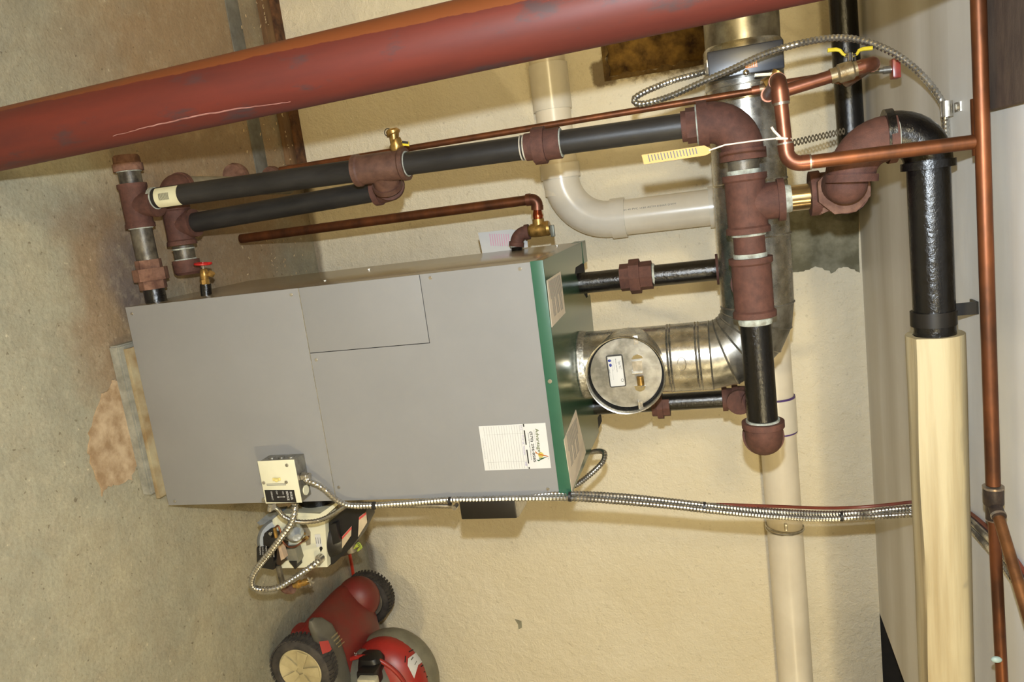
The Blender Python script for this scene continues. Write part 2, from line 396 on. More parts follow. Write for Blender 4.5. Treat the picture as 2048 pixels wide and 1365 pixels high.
def ragged(bm):
    pts = [(.150, 1.80), (.20, 1.795), (.26, 1.792), (.30, 1.80), (.345, 1.80), (.352, 1.85), (.335, 1.89), (.362, 1.94), (.345, 1.98), (.37, 2.03), (.12, 2.034), (.10, 1.95), (.11, 1.88)]
    random.seed(9); q_ = []
    for k, (x, z) in enumerate(pts):
        nx_ = pts[(k+1) % len(pts)]; jag = .006 if 1 <= k <= 12 else .003
        for m_ in range(5): q_.append((x+(nx_[0]-x)*m_/5+random.uniform(-jag, jag)*.6, z+(nx_[1]-z)*m_/5+random.uniform(-jag, jag)*.6))
    pts = q_
    prism(bm, [(x, YW-.004, z) for x, z in pts], V((0, .01, 0)))
part('mortar_patch', mortar, wall_back, ragged, label='bare grey mortar patch at top of the wall')
def lip(bm):     # ragged broken paint edge round the recess
    random.seed(3)
    prof = [(hx1 + random.uniform(-.012, .006), hz1 - (hz1-hz0)*i/18) for i in range(18)] + [(hx1-(hx1-hx0)*i/20, hz0 + random.uniform(-.008, .014)) for i in range(20)]
    out_ = [(hx1+.014, hz1 - (hz1-hz0)*i/18) for i in range(18)] + [(hx1+.014-(hx1-hx0)*i/20, hz0-.014) for i in range(20)]
    for k in range(len(prof)-1):
        q_ = [prof[k], prof[k+1], out_[k+1], out_[k]]
        prism(bm, [(x, YW-.0025, z) for x, z in q_], V((0, .02, 0)))
part('broken_edge', mat('stained_edge', (112, 88, 48), (70, 50, 26), .95, None or 0, 30, 1.0, 60), wall_back, lip)
bm = bmesh.new(); box(bm, (-3.1, -3, 0), (-3, YW, ZC)); struct('wall_left', bm, plain_wall)
bm = bmesh.new(); box(bm, (4.5, -3, 0), (4.6, YW, ZC)); struct('wall_right', bm, plain_wall)
bm = bmesh.new(); box(bm, (-3, -3.1, 0), (4.5, -3, ZC)); struct('wall_front', bm, plain_wall)
# ceiling: drywall that stops at a slanting edge on the right, where the dark joist bay is open
bm = bmesh.new()
a = P(1757, 1226, YW); a.z = ZC; b = PZ(1810, 1368, ZC); dvec = (b-a).normalized(); e_ = a + dvec*1.6
prism(bm, [(-3, -3, ZC), (e_.x+1.5, -3, ZC), (e_.x+1.5, e_.y, ZC), (e_.x, e_.y, ZC), (a.x, a.y+.02, ZC), (-3, YW+.02, ZC)], V((0, 0, .013)))
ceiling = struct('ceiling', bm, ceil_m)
bm = bmesh.new(); box(bm, (-3, -3, ZC+.18), (4.5, YW+.2, ZC+.2)); box(bm, (-3, YW, ZC), (4.5, YW+.2, ZC+.18)); struct('joist_bay_dark_1', bm, darkin)  # box over the open joist bay, the void's shade put into its dark colour
bm = bmesh.new(); box(bm, (-1.8, -1.2, 2.018), (-.055, 1.535, 2.05), .004)
mono('timber_beam', bm, wood, 'dark rough timber board fixed to the ceiling behind the long copper pipe', 'beam')

# floor edge at the foot of the wall
def fz(px, py, z=0): return PZ(px, py, z)
yy = [fz(x_, 317).y for x_ in (507, 531, 568, 584, 589)]
part('cement_strip', strip_m, floor, lambda bm: box(bm, (-1.6, yy[0], -.01), (-.2, yy[1], .0035), .001), label='smooth grey cement strip in the floor')
bm = bmesh.new(); obox(bm, V((-.96, (yy[2]+yy[3])/2, .011)), V((1, .004, 0)), Y, Z, .69, (yy[3]-yy[2])/2, .011, .002)
mono('floor_plank', bm, plank_m, 'narrow damp plank lying on the floor along the foot of the wall', 'plank')
part('wall_footing', footing_m, wall_back, lambda bm: box(bm, (-2, 2.752, -.001), (-.19, YW+.02, .032), .006), label='rusty brown footing at the base of the wall')
part('dark_gap', darkin, floor, lambda bm: box(bm, (-1.6, yy[3]+.002, -.01), (-.2, 2.752, .001)))
def shav(bm):
    random.seed(11)
    for i in range(90):
        px_ = random.gauss(560, 42); py_ = random.uniform(5, 60) if i % 3 == 0 else random.uniform(225, 340) if i % 3 == 1 else random.uniform(480, 560)
        p_ = PZ(px_, py_, .004)
        if p_.y > 2.74: p_.y = 2.70
        z = .024 if yy[2] < p_.y < yy[3] and p_.x < -.27 else .004
        a_ = random.uniform(0, PI); s_ = random.uniform(.0012, .0055)
        obox(bm, V((p_.x, p_.y, z)), V((math.cos(a_), math.sin(a_), 0)), V((-math.sin(a_), math.cos(a_), 0)), Z, s_, s_*.35, .001)
bm = bmesh.new(); shav(bm); o = mono('wood_shavings', bm, shaving_m, 'pale shavings and paint flakes scattered on the floor by the wall', 'debris'); o['kind'] = 'stuff'
bm = bmesh.new()
pp = [fz(*q) for q in ((222, 765), (198, 800), (178, 870), (176, 905), (186, 950), (203, 990), (214, 976), (228, 968), (262, 962), (270, 930), (262, 880), (250, 820), (243, 790), (232, 762))]
random.seed(5); pr_ = []
for i, q in enumerate(pp):
    nx_ = pp[(i+1) % len(pp)]
    for k in range(4):
        pr_.append(q.lerp(nx_, k/4) + V((random.uniform(-.005, .005), random.uniform(-.005, .005), 0)))
prism(bm, [V((q.x, q.y, -.002)) for q in pr_], V((0, 0, .006))); finish('mortar_patch', bm, patch_m, floor)['label'] = 'pale tan mortar patch on the floor'

# ================================================================== COLUMN
cb, ct = V((-.243, 1.2, 0)), V((-.286, 1.2, ZC))
th = thing('steel_column', 'red-oxide painted round steel column standing in front, floor to ceiling', 'column', cb)
part('shaft', redcol, th, cyl, cb + V((0, 0, .008)), ct, .0548, 40)
part('base_plate', blackpaint, th, lambda bm: box(bm, cb+V((-.09, -.09, 0)), cb+V((.09, .09, .008))))
def scrape(bm):
    pts = []
    for i in range(41):
        s = i/40; px_ = 226+s*355; py_ = 272-68*s - 8*math.sin(s*PI) + random.uniform(-1, 1)
        d = ray(px_, py_); # intersect with the shaft
        lo, hi = 1.0, 1.25
        ax = (ct-cb).normalized()
        for _ in range(30):
            m_ = (lo+hi)/2; q = CAM + d*(m_/d.y); rr = (q-cb).cross(ax).length
            if rr > .0553: lo = m_
            else: hi = m_
        pts.append(CAM + d*(lo/d.y))
    sweep(bm, pts, [.0012*(.4+math.sin(max(.02, min(1, i/40))*PI)*.8) for i in range(41)], 6)
part('paint_scrape', mat('scrape', (150, 110, 102), (110, 70, 62), .5), th, scrape, label='long pale scrape in the paint')

# ================================================================== BOILER
X0, X1, Y0, Y1, Z0, Z1 = .127, .687, 1.685, 2.263, .042, 1.184
bl = thing('boiler', 'tall grey steam boiler cabinet with a green top, beside the wall', 'boiler', ((X0+X1)/2, (Y0+Y1)/2, Z0))
part('inner_shell', darkin, bl, lambda bm: box(bm, (X0+.003, Y0+.003, Z0), (X1-.003, Y1-.003, Z1-.004)))
yf = Y0
part('front_panel', grey, bl, lambda bm: box(bm, (X0, yf, Z0), (X1, yf+.006, .5595), .0008))
part('front_panel', grey, bl, lambda bm: prism(bm, [(.2935, yf, .5615), (X1, yf, .5615), (X1, yf, 1.156), (X0, yf, 1.156), (X0, yf, .8845), (.2935, yf, .8845)], V((0, .006, 0))))
part('access_cover', grey, bl, lambda bm: box(bm, (X0, yf, .5615), (.2918, yf+.006, .8825), .0008), label='small upper left access cover')
part('panel_seam', zinc, bl, lambda bm: box(bm, (X0+.001, yf+.0005, .5595), (X1-.001, yf+.004, .5613)))
def sidep(bm):
    box(bm, (X0, yf+.0062, Z0), (X0+.004, Y1, 1.157), .0006)
    box(bm, (X0-.0004, yf+.0062, 1.157), (X0+.004, Y1+.03, 1.182))
part('side_panel', taupe, bl, sidep)
part('side_panel', taupe, bl, lambda bm: box(bm, (X1-.004, yf+.0062, Z0), (X1, Y1, 1.157), .0006))
part('back_panel', taupe, bl, lambda bm: box(bm, (X0, Y1-.003, Z0), (X1, Y1, Z1-.01)))
def topp(bm):
    o_ = .001
    prism(bm, [(X0-o_, yf-o_, Z1), (X1+o_, yf-o_, Z1), (X1+o_, 2.16, Z1), (.645, 2.165, Z1), (.645, 2.25, Z1), (.29, 2.285, Z1), (.29, 2.21, Z1), (.26, 2.15, Z1), (.20, 2.07, Z1), (.186, 2.09, Z1), (.186, 2.215, Z1), (X0-o_, 2.235, Z1)], V((0, 0, -.004)))
part('top_panel', greentop, bl, topp)
part('top_lip', green, bl, lambda bm: box(bm, (X0-.002, yf-.003, 1.1545), (X1+.002, yf+.001, Z1+.0005), .0012), label='bright green front lip of the top')
part('back_flange', greentop, bl, lambda bm: box(bm, (X0-.001, 2.233, Z1-.03), (.19, 2.30, Z1+.001)))
def screw(bm, p_, n_, r=.0042):
    ring(bm, p_+n_*.001, n_, r, .002, 12); u, v_ = frame(n_)
    obox(bm, p_+n_*.0024, u+v_*.4, v_-u*.4, n_, r*.8, r*.16, .0004)
for q in ((264, 628), (350, 1003), (583, 590), (861, 556), (1040, 538), (633, 720), (678, 975), (1096, 979)):
    part('screw', zinc, bl, screw, P(q[0], q[1], yf), -Y)
part('screw', zinc, bl, screw, P(1100, 763, yf-.003), -Y, .005)
for q in ((650, 563), (738, 540), (1114, 492)):
    part('screw', zinc, bl, screw, PX(q[0], q[1], X0), -X)
# service sticker
S0 = V((.5065, yf-.001, .977)); SW, SH = .1125, .1655
st = part('service_sticker', labelwhite, bl, lambda bm: box(bm, (S0.x, yf-.0012, S0.z), (S0.x+SW, yf-.0001, S0.z+SH)), label='white service record sticker on the front')
TX, TZ = lambda u: S0.x+u*SW, lambda v_: S0.z+v_*SH
def tp(u, v_): return V((TX(u), yf-.0016, TZ(v_)))
def flatbox(bm, u0, u1, v0, v1, dy=.0016): box(bm, (TX(u0), yf-dy, TZ(v0)), (TX(u1), yf-.0011, TZ(v1)))
text('Advantage', printgreen, st, tp(.115, .84), X, Z, .0585, .0115, thick=.012)
text('Oil', printgreen, st, tp(.63, .845), X, Z, .0165, .0125, thick=.02)
part('logo_glow', printyel, st, lambda bm: ring(bm, V((TX(.70), yf-.0014, TZ(.875))), Y, .0068, .0004, 20))
def flame(bm, pts):
    prism(bm, [V((TX(u), yf-.0021, TZ(v_))) for u, v_ in pts], V((0, .0004, 0)))
part('logo_flame', printorg, st, flame, [(.60, .80), (.66, .83), (.69, .90), (.72, .965), (.745, .99), (.73, .93), (.71, .88), (.68, .83), (.65, .80)])
part('logo_leaf', printdgreen, st, flame, [(.80, .80), (.835, .83), (.80, .88), (.77, .93), (.745, .975), (.76, .90), (.79, .86), (.81, .83)])
text('TM', labeldark, st, tp(.765, 1-.03), X, Z, .004, .003)
text('(570) 296-8585', labeldark, st, tp(.17, .755), X, Z, .0765, .0088, thick=.02)
text('Quality Service for Your Home Comfort', labelgrey, st, tp(.14, .815), X, Z, .05, .0026)
text('www.AdvantageOilHeat.com', labeldark, st, tp(.20, .722), X, Z, .068, .0046)
part('table_bar', labeldark, st, lambda bm: [flatbox(bm, a_, b_, .668, .686) for a_, b_ in ((0, .06), (.14, .46), (.57, .88), (.96, 1))])
part('ruled_lines', mat('rule_grey', (150, 148, 144), None, .5), st, lambda bm: ([flatbox(bm, .02, .98, .07+k*.0385, .0735+k*.0385, .00145) for k in range(16)], flatbox(bm, .2, .203, .05, .66, .00145), flatbox(bm, .82, .823, .05, .66, .00145)))
text('2/12', printpur, st, tp(.02, .625), X, Z, .012, .007); text('T.U. St. Nozzle', printpur, st, tp(.24, .625), X, Z, .05, .007); text('AB', printpur, st, tp(.84, .625), X, Z, .010, .008)
text('FOR SERVICE CALL THE NUMBER ABOVE', labelgrey, st, tp(.27, .028), X, Z, .052, .0024)
def on_top(px_, py_): q = PZ(px_, py_, Z1+.0008); return q
def lbl(pix):
    return part('rating_label', mat('label_paper', (222, 206, 184), (212, 196, 172), .5), bl, lambda bm: prism(bm, [on_top(*q) for q in pix], V((0, 0, -.0006))), label='printed rating label stuck on the top')
l1 = lbl(((1094, 561), (1121, 543), (1131, 626), (1104, 655))); l2 = lbl(((1128, 880), (1152, 820), (1172, 905), (1144, 984)))
for l_, x0_, y0_, n_ in ((l1, .178, 1.85, 13), (l2, .545, 1.84, 13)):
    part('print_lines', labelgrey, l_, lambda bm: [box(bm, (x0_, y0_-.011*k, Z1+.0009), (x0_+.085*(1 if k % 4 else .5), y0_-.011*k+.004, Z1+.0011)) for k in range(n_)])
# concrete pad and shims
bm = bmesh.new(); prism(bm, [(.222, 1.642, 0), (.640, 1.646, 0), (.640, 2.2, 0), (.222, 2.2, 0)], V((0, 0, .030)))
bmesh.ops.bevel(bm, geom=list(bm.edges), offset=.004, segments=2, affect='EDGES')
mono('concrete_block_pad', bm, concpad, 'rough grey concrete pad under the boiler', 'pad')
bm = bmesh.new()
box(bm, (.235, 1.660, .030), (.655, 2.19, .0415), .001)
mono('pad_board', bm, mat('shim_board', (150, 140, 112), (120, 98, 66), .85, 0, 14, .4, 90), 'thin board between the concrete pad and the boiler', 'board')

# ---- aquastat box on the right side
th = thing('limit_control_box', 'black metal control box on the right side of the boiler, high up', 'control box', (.70, 1.70, .90))
part('cover', blackpaint, th, lambda bm: box(bm, (.690, 1.665, .905), (.737, 1.76, 1.047), .003))
part('end_plate', zinc, th, lambda bm: box(bm, (.6885, 1.67, 1.047), (.736, 1.755, 1.0505)))
part('screw', zinc, th, lambda bm: ring(bm, P(911, 1014, 1.70), -Y, .006, .02, 8))

# ---- switch box
th = thing('emergency_switch_box', 'beige steel switch box on the lower right front of the boiler', 'switch box', (.61, 1.66, .385))
bx0, bx1, bz0, bz1, by = .552, .668, .388, .494, 1.632
part('box_body', galv_dull, th, lambda bm: box(bm, (bx0+.002, by+.002, bz0+.002), (bx1-.002, yf-.0005, bz1-.001), .003))
fp = part('cover_plate', cream, th, lambda bm: box(bm, (bx0, by, bz0), (bx1, by+.002, bz1), .0008))
part('knockout', cream, th, lambda bm: ring(bm, V((.645, 1.66, bz1)), Z, .013, .003, 16))
for k in range(3): part('knockout', galv_dull, th, lambda bm: ring(bm, V((bx0+.0015, 1.66, bz0+.025+k*.028)), X, .009, .003, 16))
sw = part('toggle', mat('ivory_toggle', (214, 196, 124), None, .35), th, lambda bm: (box(bm, (.598, by-.004, .424), (.606, by, .446), .001), box(bm, (.5985, by-.012, .436), (.6055, by-.003, .443), .001)))
for q in ((574, 931), (528, 966), (573, 965), (527, 999)): part('screw', zinc, th, screw, P(q[0], q[1], by), -Y, .0045)
np_ = part('name_plate', labeldark, th, lambda bm: prism(bm, [P(529, 981, by-.0008), P(588, 981, by-.0008), P(593, 1006, by-.0008), P(533, 1005, by-.0008)], V((0, .0007, 0))), label='black plate lettered in white')
na, nb = P(531, 982, by-.0012), P(592, 982, by-.0012)
nz = lambda k: na.z + (P(588, 981, by).z-na.z)*k
wm = labelwhite; nx0 = na.x + .002
text('BOILER', wm, np_, V((nx0+.003, by-.0012, nz(.85))), X, Z, .0215, .0085, thick=.012)
text('SERVICE', wm, np_, V((nx0+.001, by-.0012, nz(.715))), X, Z, .025, .0085, thick=.012)
text('ON', wm, np_, V((nx0+.001, by-.0012, nz(.58))), X, Z, .008, .0065)
text('OFF', wm, np_, V((nx0-.001, by-.0012, nz(.36))), X, Z, .010, .0065)
text('EMERGENCY', wm, np_, V((nx0+.001, by-.0012, nz(.17))), X, Z, .0235, .0065)
def arrow(bm):
    x_ = nx0+.0165; a_, b_ = nz(.36), nz(.66)
    box(bm, (x_-.0006, by-.0014, a_+.003), (x_+.0006, by-.0008, b_-.003))
    for zz, s_ in ((a_, 1), (b_, -1)): prism(bm, [(x_, by-.0014, zz), (x_-.0022, by-.0014, zz+s_*.0045), (x_+.0022, by-.0014, zz+s_*.0045)], V((0, .0006, 0)))
part('arrow', wm, np_, arrow)
part('instruction_text', labelgrey, fp, lambda bm: [box(bm, (.614+k*.0035, by-.0006, .402), (.6155+k*.0035, by-.0001, .458)) for k in range(2)])
part('connector', zinc, th, lambda bm: (ring(bm, V((.606, 1.655, bz1+.007)), Z, .011, .014, 6), ring(bm, V((.606, 1.655, bz1+.016)), Z, .009, .012, 12)))
part('connector', zinc, th, lambda bm: (ring(bm, P(545, 1013, 1.655), X, .011, .016, 6), ring(bm, P(540, 1018, 1.65), X+Z*-.3, .0065, .012, 12)))

# ================================================================== FLUE
fx, fy, fr = .447, 2.02, .089
fl_ = thing('flue_pipe', 'galvanized flue pipe rising from the boiler and turning left', 'flue pipe', (fx, fy, Z1))
part('foil_collar', foil, fl_, lambda bm: sweep(bm, [V((fx, fy, Z1+k*.004)) for k in range(6)], [fr*1.03, fr*1.05, fr*1.035, fr*1.02, fr*1.012, fr*1.002], 36), sharp=60, label='crinkled foil seal at the foot')
zc = 1.652; ER = .125
part('pipe_section', galv, fl_, cyl, V((fx, fy, Z1)), V((fx, fy, 1.425)), fr, 48)
part('pipe_section', galv, fl_, cyl, V((fx, fy, 1.42)), V((fx, fy, zc-ER)), fr*1.012, 48)
for z_ in (1.421, 1.428, 1.492, 1.50): part('bead', galv, fl_, lambda bm: sweep(bm, [V((fx, fy, z_-.003)), V((fx, fy, z_)), V((fx, fy, z_+.003))], [fr*1.01, fr*1.03, fr*1.01], 48))
def emb(bm):
    c_ = V((fx, fy, 1.455)); pts = []
    for i in range(25):
        a_ = 2*PI*i/24; th_ = -PI/2 - .02 + .012/fr*1.1*math.cos(a_)*1.3; pts.append(V((fx+math.cos(th_)*fr*1.015, fy+math.sin(th_)*fr*1.015, 1.455+.013*math.sin(a_)*.8)))
    sweep(bm, pts, .0009, 6, False)
part('embossed_mark', galv, fl_, emb)
# gored elbow: five mitred segments
cen = V((fx-ER, fy, zc-ER)); prev = None
for k in range(5):
    a0, a1 = k*PI/10, (k+1)*PI/10; am = (a0+a1)/2
    def gore(bm):
        rings = []
        for aa in (a0, a1):
            d_ = V((math.cos(aa), 0, math.sin(aa))); rr = []
            for j in range(44):
                b_ = 2*PI*j/44; off_ = math.cos(b_)*fr*(1.0+.012*(aa == a0)); rr.append(bm.verts.new(cen + d_*(ER+off_) + Y*math.sin(b_)*fr*(1.0+.012*(aa == a0))))
            rings.append(rr)
        mid = []
        dm = V((math.cos(am), 0, math.sin(am))); k_ = 1/math.cos((a1-a0)/2)*.985
        for j in range(44):
            bm.faces.new((rings[0][j], rings[0][(j+1) % 44], rings[1][(j+1) % 44], rings[1][j]))
    part('elbow_gore', galv_dull, fl_, gore, sharp=50)
def seam_ring(bm, aa):
    d_ = V((math.cos(aa), 0, math.sin(aa))); tn = V((-math.sin(aa), 0, math.cos(aa))); c_ = cen+d_*ER
    sweep(bm, [c_-tn*.003, c_, c_+tn*.003], [fr*1.005, fr*1.03, fr*1.005], 44, False, up=d_)
for k in range(6): part('bead', galv_dull, fl_, seam_ring, k*PI/10)
fh0 = V((fx-ER, fy, zc)); fh1 = V((-.25, fy+.005, 1.662)); fh2 = V((-1.5, fy+.02, 1.68))
part('pipe_section', galv, fl_, cyl, fh0, V((.02, fy+.003, 1.656)), fr, 48)
part('pipe_section', galv, fl_, cyl, V((.02, fy+.003, 1.656)), V((-.22, fy+.005, 1.661)), fr*.99, 48)
part('pipe_section', galv_dull, fl_, cyl, V((-.31, fy+.007, 1.663)), fh2, fr*.985, 48)
for x_ in (.015, .15): part('bead', galv, fl_, lambda bm: sweep(bm, [V((x_-.003, fy+.003, 1.656)), V((x_, fy+.003, 1.656)), V((x_+.003, fy+.003, 1.656))], [fr, fr*1.022, fr], 48))
# barometric damper on a tee facing the room
bc = P(1250, 752, 1.845); th = thing('draft_regulator', 'round barometric draft regulator facing the room on the flue', 'draft regulator', bc)
cb_ = V((bc.x, fy, bc.z)); br = .100
part('branch_collar', galv, th, lambda bm: cyl(bm, V((bc.x, fy-.02, bc.z)), V((bc.x, 1.892, bc.z)), br*.93, 44))
def rim(bm): lathe(bm, (bc.x, 0, bc.z), Y, [(1.92, br*.93), (1.90, br*.94), (1.875, br*.965), (1.852, br*.985), (1.847, br*1.0), (1.843, br*.99), (1.844, br*.965), (1.850, br*.95), (1.870, br*.935), (1.890, br*.93)], 64)
part('rim', galv, th, rim)
gd = part('gate_disc', galv_dull, th, lambda bm: lathe(bm, (bc.x-.002, 0, bc.z), Y, [(1.872, br*.5), (1.872, br*.895), (1.866, br*.89), (1.866, br*.001)], 56))
part('dark_slot', darkin, th, lambda bm: sweep(bm, [V((bc.x, 1.886, bc.z)), V((bc.x, 1.884, bc.z))], [br*.93, br*.93], 40))
yd = 1.8650
pl = part('label_plate', labelwhite, th, lambda bm: prism(bm, [P(*q, yd-.001) for q in ((1215, 715), (1242, 712), (1250, 772), (1222, 775))], V((0, .0008, 0))), label='white maker plate with black border')
def border(bm):
    qs = [P(*q, yd-.0014) for q in ((1212, 713), (1244, 710), (1252, 772), (1221, 775))]; qs = rounded([qs[0].lerp(qs[1], .5)] + qs[1:] + [qs[0], qs[0].lerp(qs[1], .5)], .004, 4)
    sweep(bm, qs, .0011, 6)
part('plate_border', labeldark, pl, border)
ld = (P(1221, 775, yd)-P(1212, 713, yd)).normalized(); lu = (P(1244, 710, yd)-P(1212, 713, yd)).normalized()
text('Type "RC"', labelgrey, pl, P(1236, 722, yd-.0016), ld, lu, .022, .0085)
text('Barometric Draft Control', labeldark, pl, P(1230, 718, yd-.0016), ld, lu, .034, .0038)
for k, (x_, y0_) in enumerate(((1226, 720), (1223, 722), (1219, 742), (1224, 740))): text('for oil or coal fired units', labelgrey, pl, P(x_, y0_, yd-.0016), ld, lu, .026, .0022)
text('FIELD', labelgrey, pl, P(1217.5, 739, yd-.0016), ld, lu, .010, .004)
part('logo', printblue, pl, lambda bm: (ellip(bm, P(1219, 722, yd-.0012), .0035, .0006, .0042, 12, 8), ellip(bm, P(1221, 731, yd-.0012), .0042, .0006, .0035, 12, 8)))
part('approval_ring', labeldark, pl, lambda bm: sweep(bm, [P(1245, 761, yd-.0014) + V((math.cos(i*PI/8)*.0035, 0, math.sin(i*PI/8)*.0035)) for i in range(17)], .0004, 5))
part('weight_bracket', zinc, th, lambda bm: (obox(bm, P(1275, 733, yd-.003), ld, lu, Y, .014, .012, .0025), obox(bm, P(1275, 746, yd-.008), ld, lu, Y, .001, .013, .008)))
for tab_ in (((1263, 719), (1286, 717), (1283, 712), (1275, 709), (1267, 712)), ((1268, 772), (1292, 772), (1288, 781), (1280, 784), (1272, 781))):
    part('bracket_tab', chrome, th, lambda bm: prism(bm, [P(*q, yd-.001) for q in tab_], V((0, .001, 0))))
part('counterweight', brass, th, lambda bm: cyl(bm, P(1280, 753, yd-.013), P(1282, 770, yd-.013), .0088, 20))
part('adjusting_screw', zinc, th, lambda bm: cyl(bm, P(1281, 766, yd-.013), P(1284, 774, yd-.013), .002, 8))
for (x_, y_) in ((1268, 680), (1278, 812)): part('pivot_bracket', zinc, th, lambda bm: (obox(bm, P(x_, y_, yd-.004), ld, lu, Y, .011, .001, .006), obox(bm, P(x_+4, y_, yd-.001), ld, lu, Y, .011, .005, .001), ring(bm, P(x_+4, y_-5, yd-.002), Y, .0015, .003, 8), ring(bm, P(x_+4, y_+5, yd-.002), Y, .0015, .003, 8)))
# powered vent damper
vc = P(1492, 122, 1.95)
th = thing('vent_damper', 'black motorized vent damper box around the horizontal flue, top left', 'vent damper', (-.26, 1.93, 1.57))
part('motor_box', mat('damper_black', (38, 40, 48), (28, 30, 36), .32), th, lambda bm: box(bm, (-.288, 1.885, 1.578), (-.226, 1.93, 1.742), .003))
part('collar', galv, th, lambda bm: (sweep(bm, [V((-.225, fy+.005, 1.661)), V((-.215, fy+.005, 1.661)), V((-.212, fy+.005, 1.661))], [fr*1.04, fr*1.04, fr*1.0], 44), sweep(bm, [V((-.312, fy+.007, 1.663)), V((-.305, fy+.007, 1.663)), V((-.28, fy+.007, 1.663))], [fr, fr*1.05, fr*1.05], 44)))
part('saddle', galv_dull, th, lambda bm: cyl(bm, V((-.30, fy+.006, 1.662)), V((-.212, fy+.005, 1.661)), fr*1.03, 44))
wl = part('warning_label', mat('orange_label', (214, 140, 96), (200, 124, 84), .5), th, lambda bm: prism(bm, [P(*q, 1.8835) for q in ((1490, 120), (1513, 117), (1515, 134), (1491, 137))], V((0, .0008, 0))))
part('print_lines', labelwhite, wl, lambda bm: [obox(bm, P(1493+k*4.6, 127, 1.8828), V((.05, 0, 1)), X, Y, .0011, .007, .0003) for k in range(5)])
part('screw', chrome, th, lambda bm: ellip(bm, P(1492, 145, 1.883), .007, .004, .007))
part('cable_clamp', zinc, th, lambda bm: (obox(bm, P(1418, 128, 1.90), X, Y, Z, .009, .01, .006, .002), ring(bm, P(1418, 140, 1.90), X, .010, .02, 10)))

# ================================================================== STEAM PIPING
HY = 1.755; HZ = 1.633; RX = -.123; pr = .0272
hp = thing('steam_header', 'large brown-fitted steam header pipe running across above the boiler', 'pipework', (.25, HY, 1.19))
# left elbow at top of the equalizer riser to the header
part('elbow', iron, hp, elbow, (RX, HY, HZ), -Z, X, .044, .088, .049, .022, 28)
part('bushing', iron, hp, lambda bm: (ring(bm, V((RX, HY, HZ-.098)), Z, .038, .026, 8), ring(bm, V((RX, HY, HZ-.116)), Z, .033, .012, 24)))
dope(hp, (RX, HY, HZ-.088), Z, .041, .006)
def hx(py_): return P(1500, py_, HY).x
r3 = .0335
part('nipple', dirtypipe, hp, cyl, V((hx(300), HY, HZ)), V((hx(352), HY, HZ)), r3*.98, 28)
dope(hp, (hx(311), HY, HZ), X, r3*1.04, .012); dope(hp, (hx(343), HY, HZ), X, r3*1.04, .010)
tc = (hx(347)+hx(466))/2
part('tee', iron, hp, tee, (tc, HY, HZ), X, Z, .0425, hx(466)-hx(347), .078, .047, .014, 28)
part('casting_seam', iron, hp, lambda bm: obox(bm, V((tc, HY-.0428, HZ+.003)), X, Y, Z, .045, .0012, .0012))
part('nipple', iron, hp, cyl, V((hx(464), HY, HZ)), V((hx(517), HY, HZ)), r3, 28)
dope(hp, (hx(469), HY, HZ), X, r3*1.05, .006); dope(hp, (hx(512), HY, HZ), X, r3*1.05, .012)
tc2 = (hx(515)+hx(634))/2
part('tee', iron, hp, tee, (tc2, HY, HZ), X, Y, .0425, hx(634)-hx(515), .078, .047, .014, 28)
dope(hp, (hx(641), HY, HZ), X, r3*1.06, .018)
part('pipe', blackgloss, hp, cyl, V((hx(632), HY, HZ)), V((hx(860), HY, HZ)), r3, 28)
dope(hp, (hx(847), HY, HZ), X, r3*1.08, .016)
ex = hx(884); part('elbow', iron, hp, elbow, (ex, HY, HZ), -X, Y, .0415, .048, .047, .014, 28)
# right riser (behind the flue)
RY = 2.13; rx2 = .603
part('pipe', blackgloss, hp, cyl, V((ex, HY+.03, HZ)), V((ex, RY-.03, HZ)), r3*.9, 24)
part('elbow', iron, hp, elbow, (ex, RY, HZ), -Y, -Z, .034, .06, .038, .016, 24)
part('pipe', blackgloss, hp, cyl, V((ex, RY, 1.16)), V((ex, RY, HZ-.04)), .0245, 24)
part('elbow', iron, hp, lambda bm: elbow(bm, P(1478, 797, RY), -Z, -Y, .030, .045, .034, .014))
part('union', iron, hp, union, P(1322, 812, RY), Z, .026, .05)
# left riser
lx = .236
part('pipe', blackgloss, hp, cyl, V((lx, RY, 1.12)), V((lx, RY, HZ-.04)), .0298, 28)
part('union', iron, hp, union, P(1273, 553, RY), Z, .0325, .088)
dope(hp, P(1243, 555, RY), Z, .0305, .006); dope(hp, P(1308, 550, RY), Z, .0305, .006)
part('elbow', iron, hp, elbow, (lx, RY, HZ), -Z, -Y, .037, .075, .042, .018, 24)
part('pipe', blackgloss, hp, cyl, V((lx, HY+.05, HZ)), V((lx, RY-.05, HZ)), .030, 24)
# equalizer / hartford loop
LZ = .085
ep = thing('equalizer_piping', 'black vertical equalizer pipe with brown tees, left of the boiler', 'pipework', (RX-.02, HY, 0))
zt = lambda px_: P(px_, 300, HY).z
tzA, tzB = zt(716), zt(812)
def rp(px_, py_): q = P(px_, py_, HY); return V((0, 0, q.z))
def zat(px_): # height on the riser at that column of the photograph
    lo, hi = 0, 2
    for _ in range(40):
        m_ = (lo+hi)/2; q = V((RXz(m_), HY, m_))-CAM; u = 1024 + F*q.dot(RT)/q.dot(FW)
        if u < px_: lo = m_
        else: hi = m_
    return lo
def RXz(z): return -.146 + (z-.085)*(RX+.146)/(HZ-.085)
def RP(px_): z = zat(px_); return V((RXz(z), HY, z))
part('pipe', blackpipe, ep, cyl, RP(312), RP(712), pr, 28)
part('pipe', blackpipe, ep, cyl, RP(808), RP(1048), pr, 28)
part('pipe', blackpipe, ep, cyl, RP(1124), RP(1388), pr, 28)
ax_ = (RP(1300)-RP(400)).normalized()
tcn = (RP(714)+RP(812))*.5; bdir = V((.45, 1, -.35)).normalized()
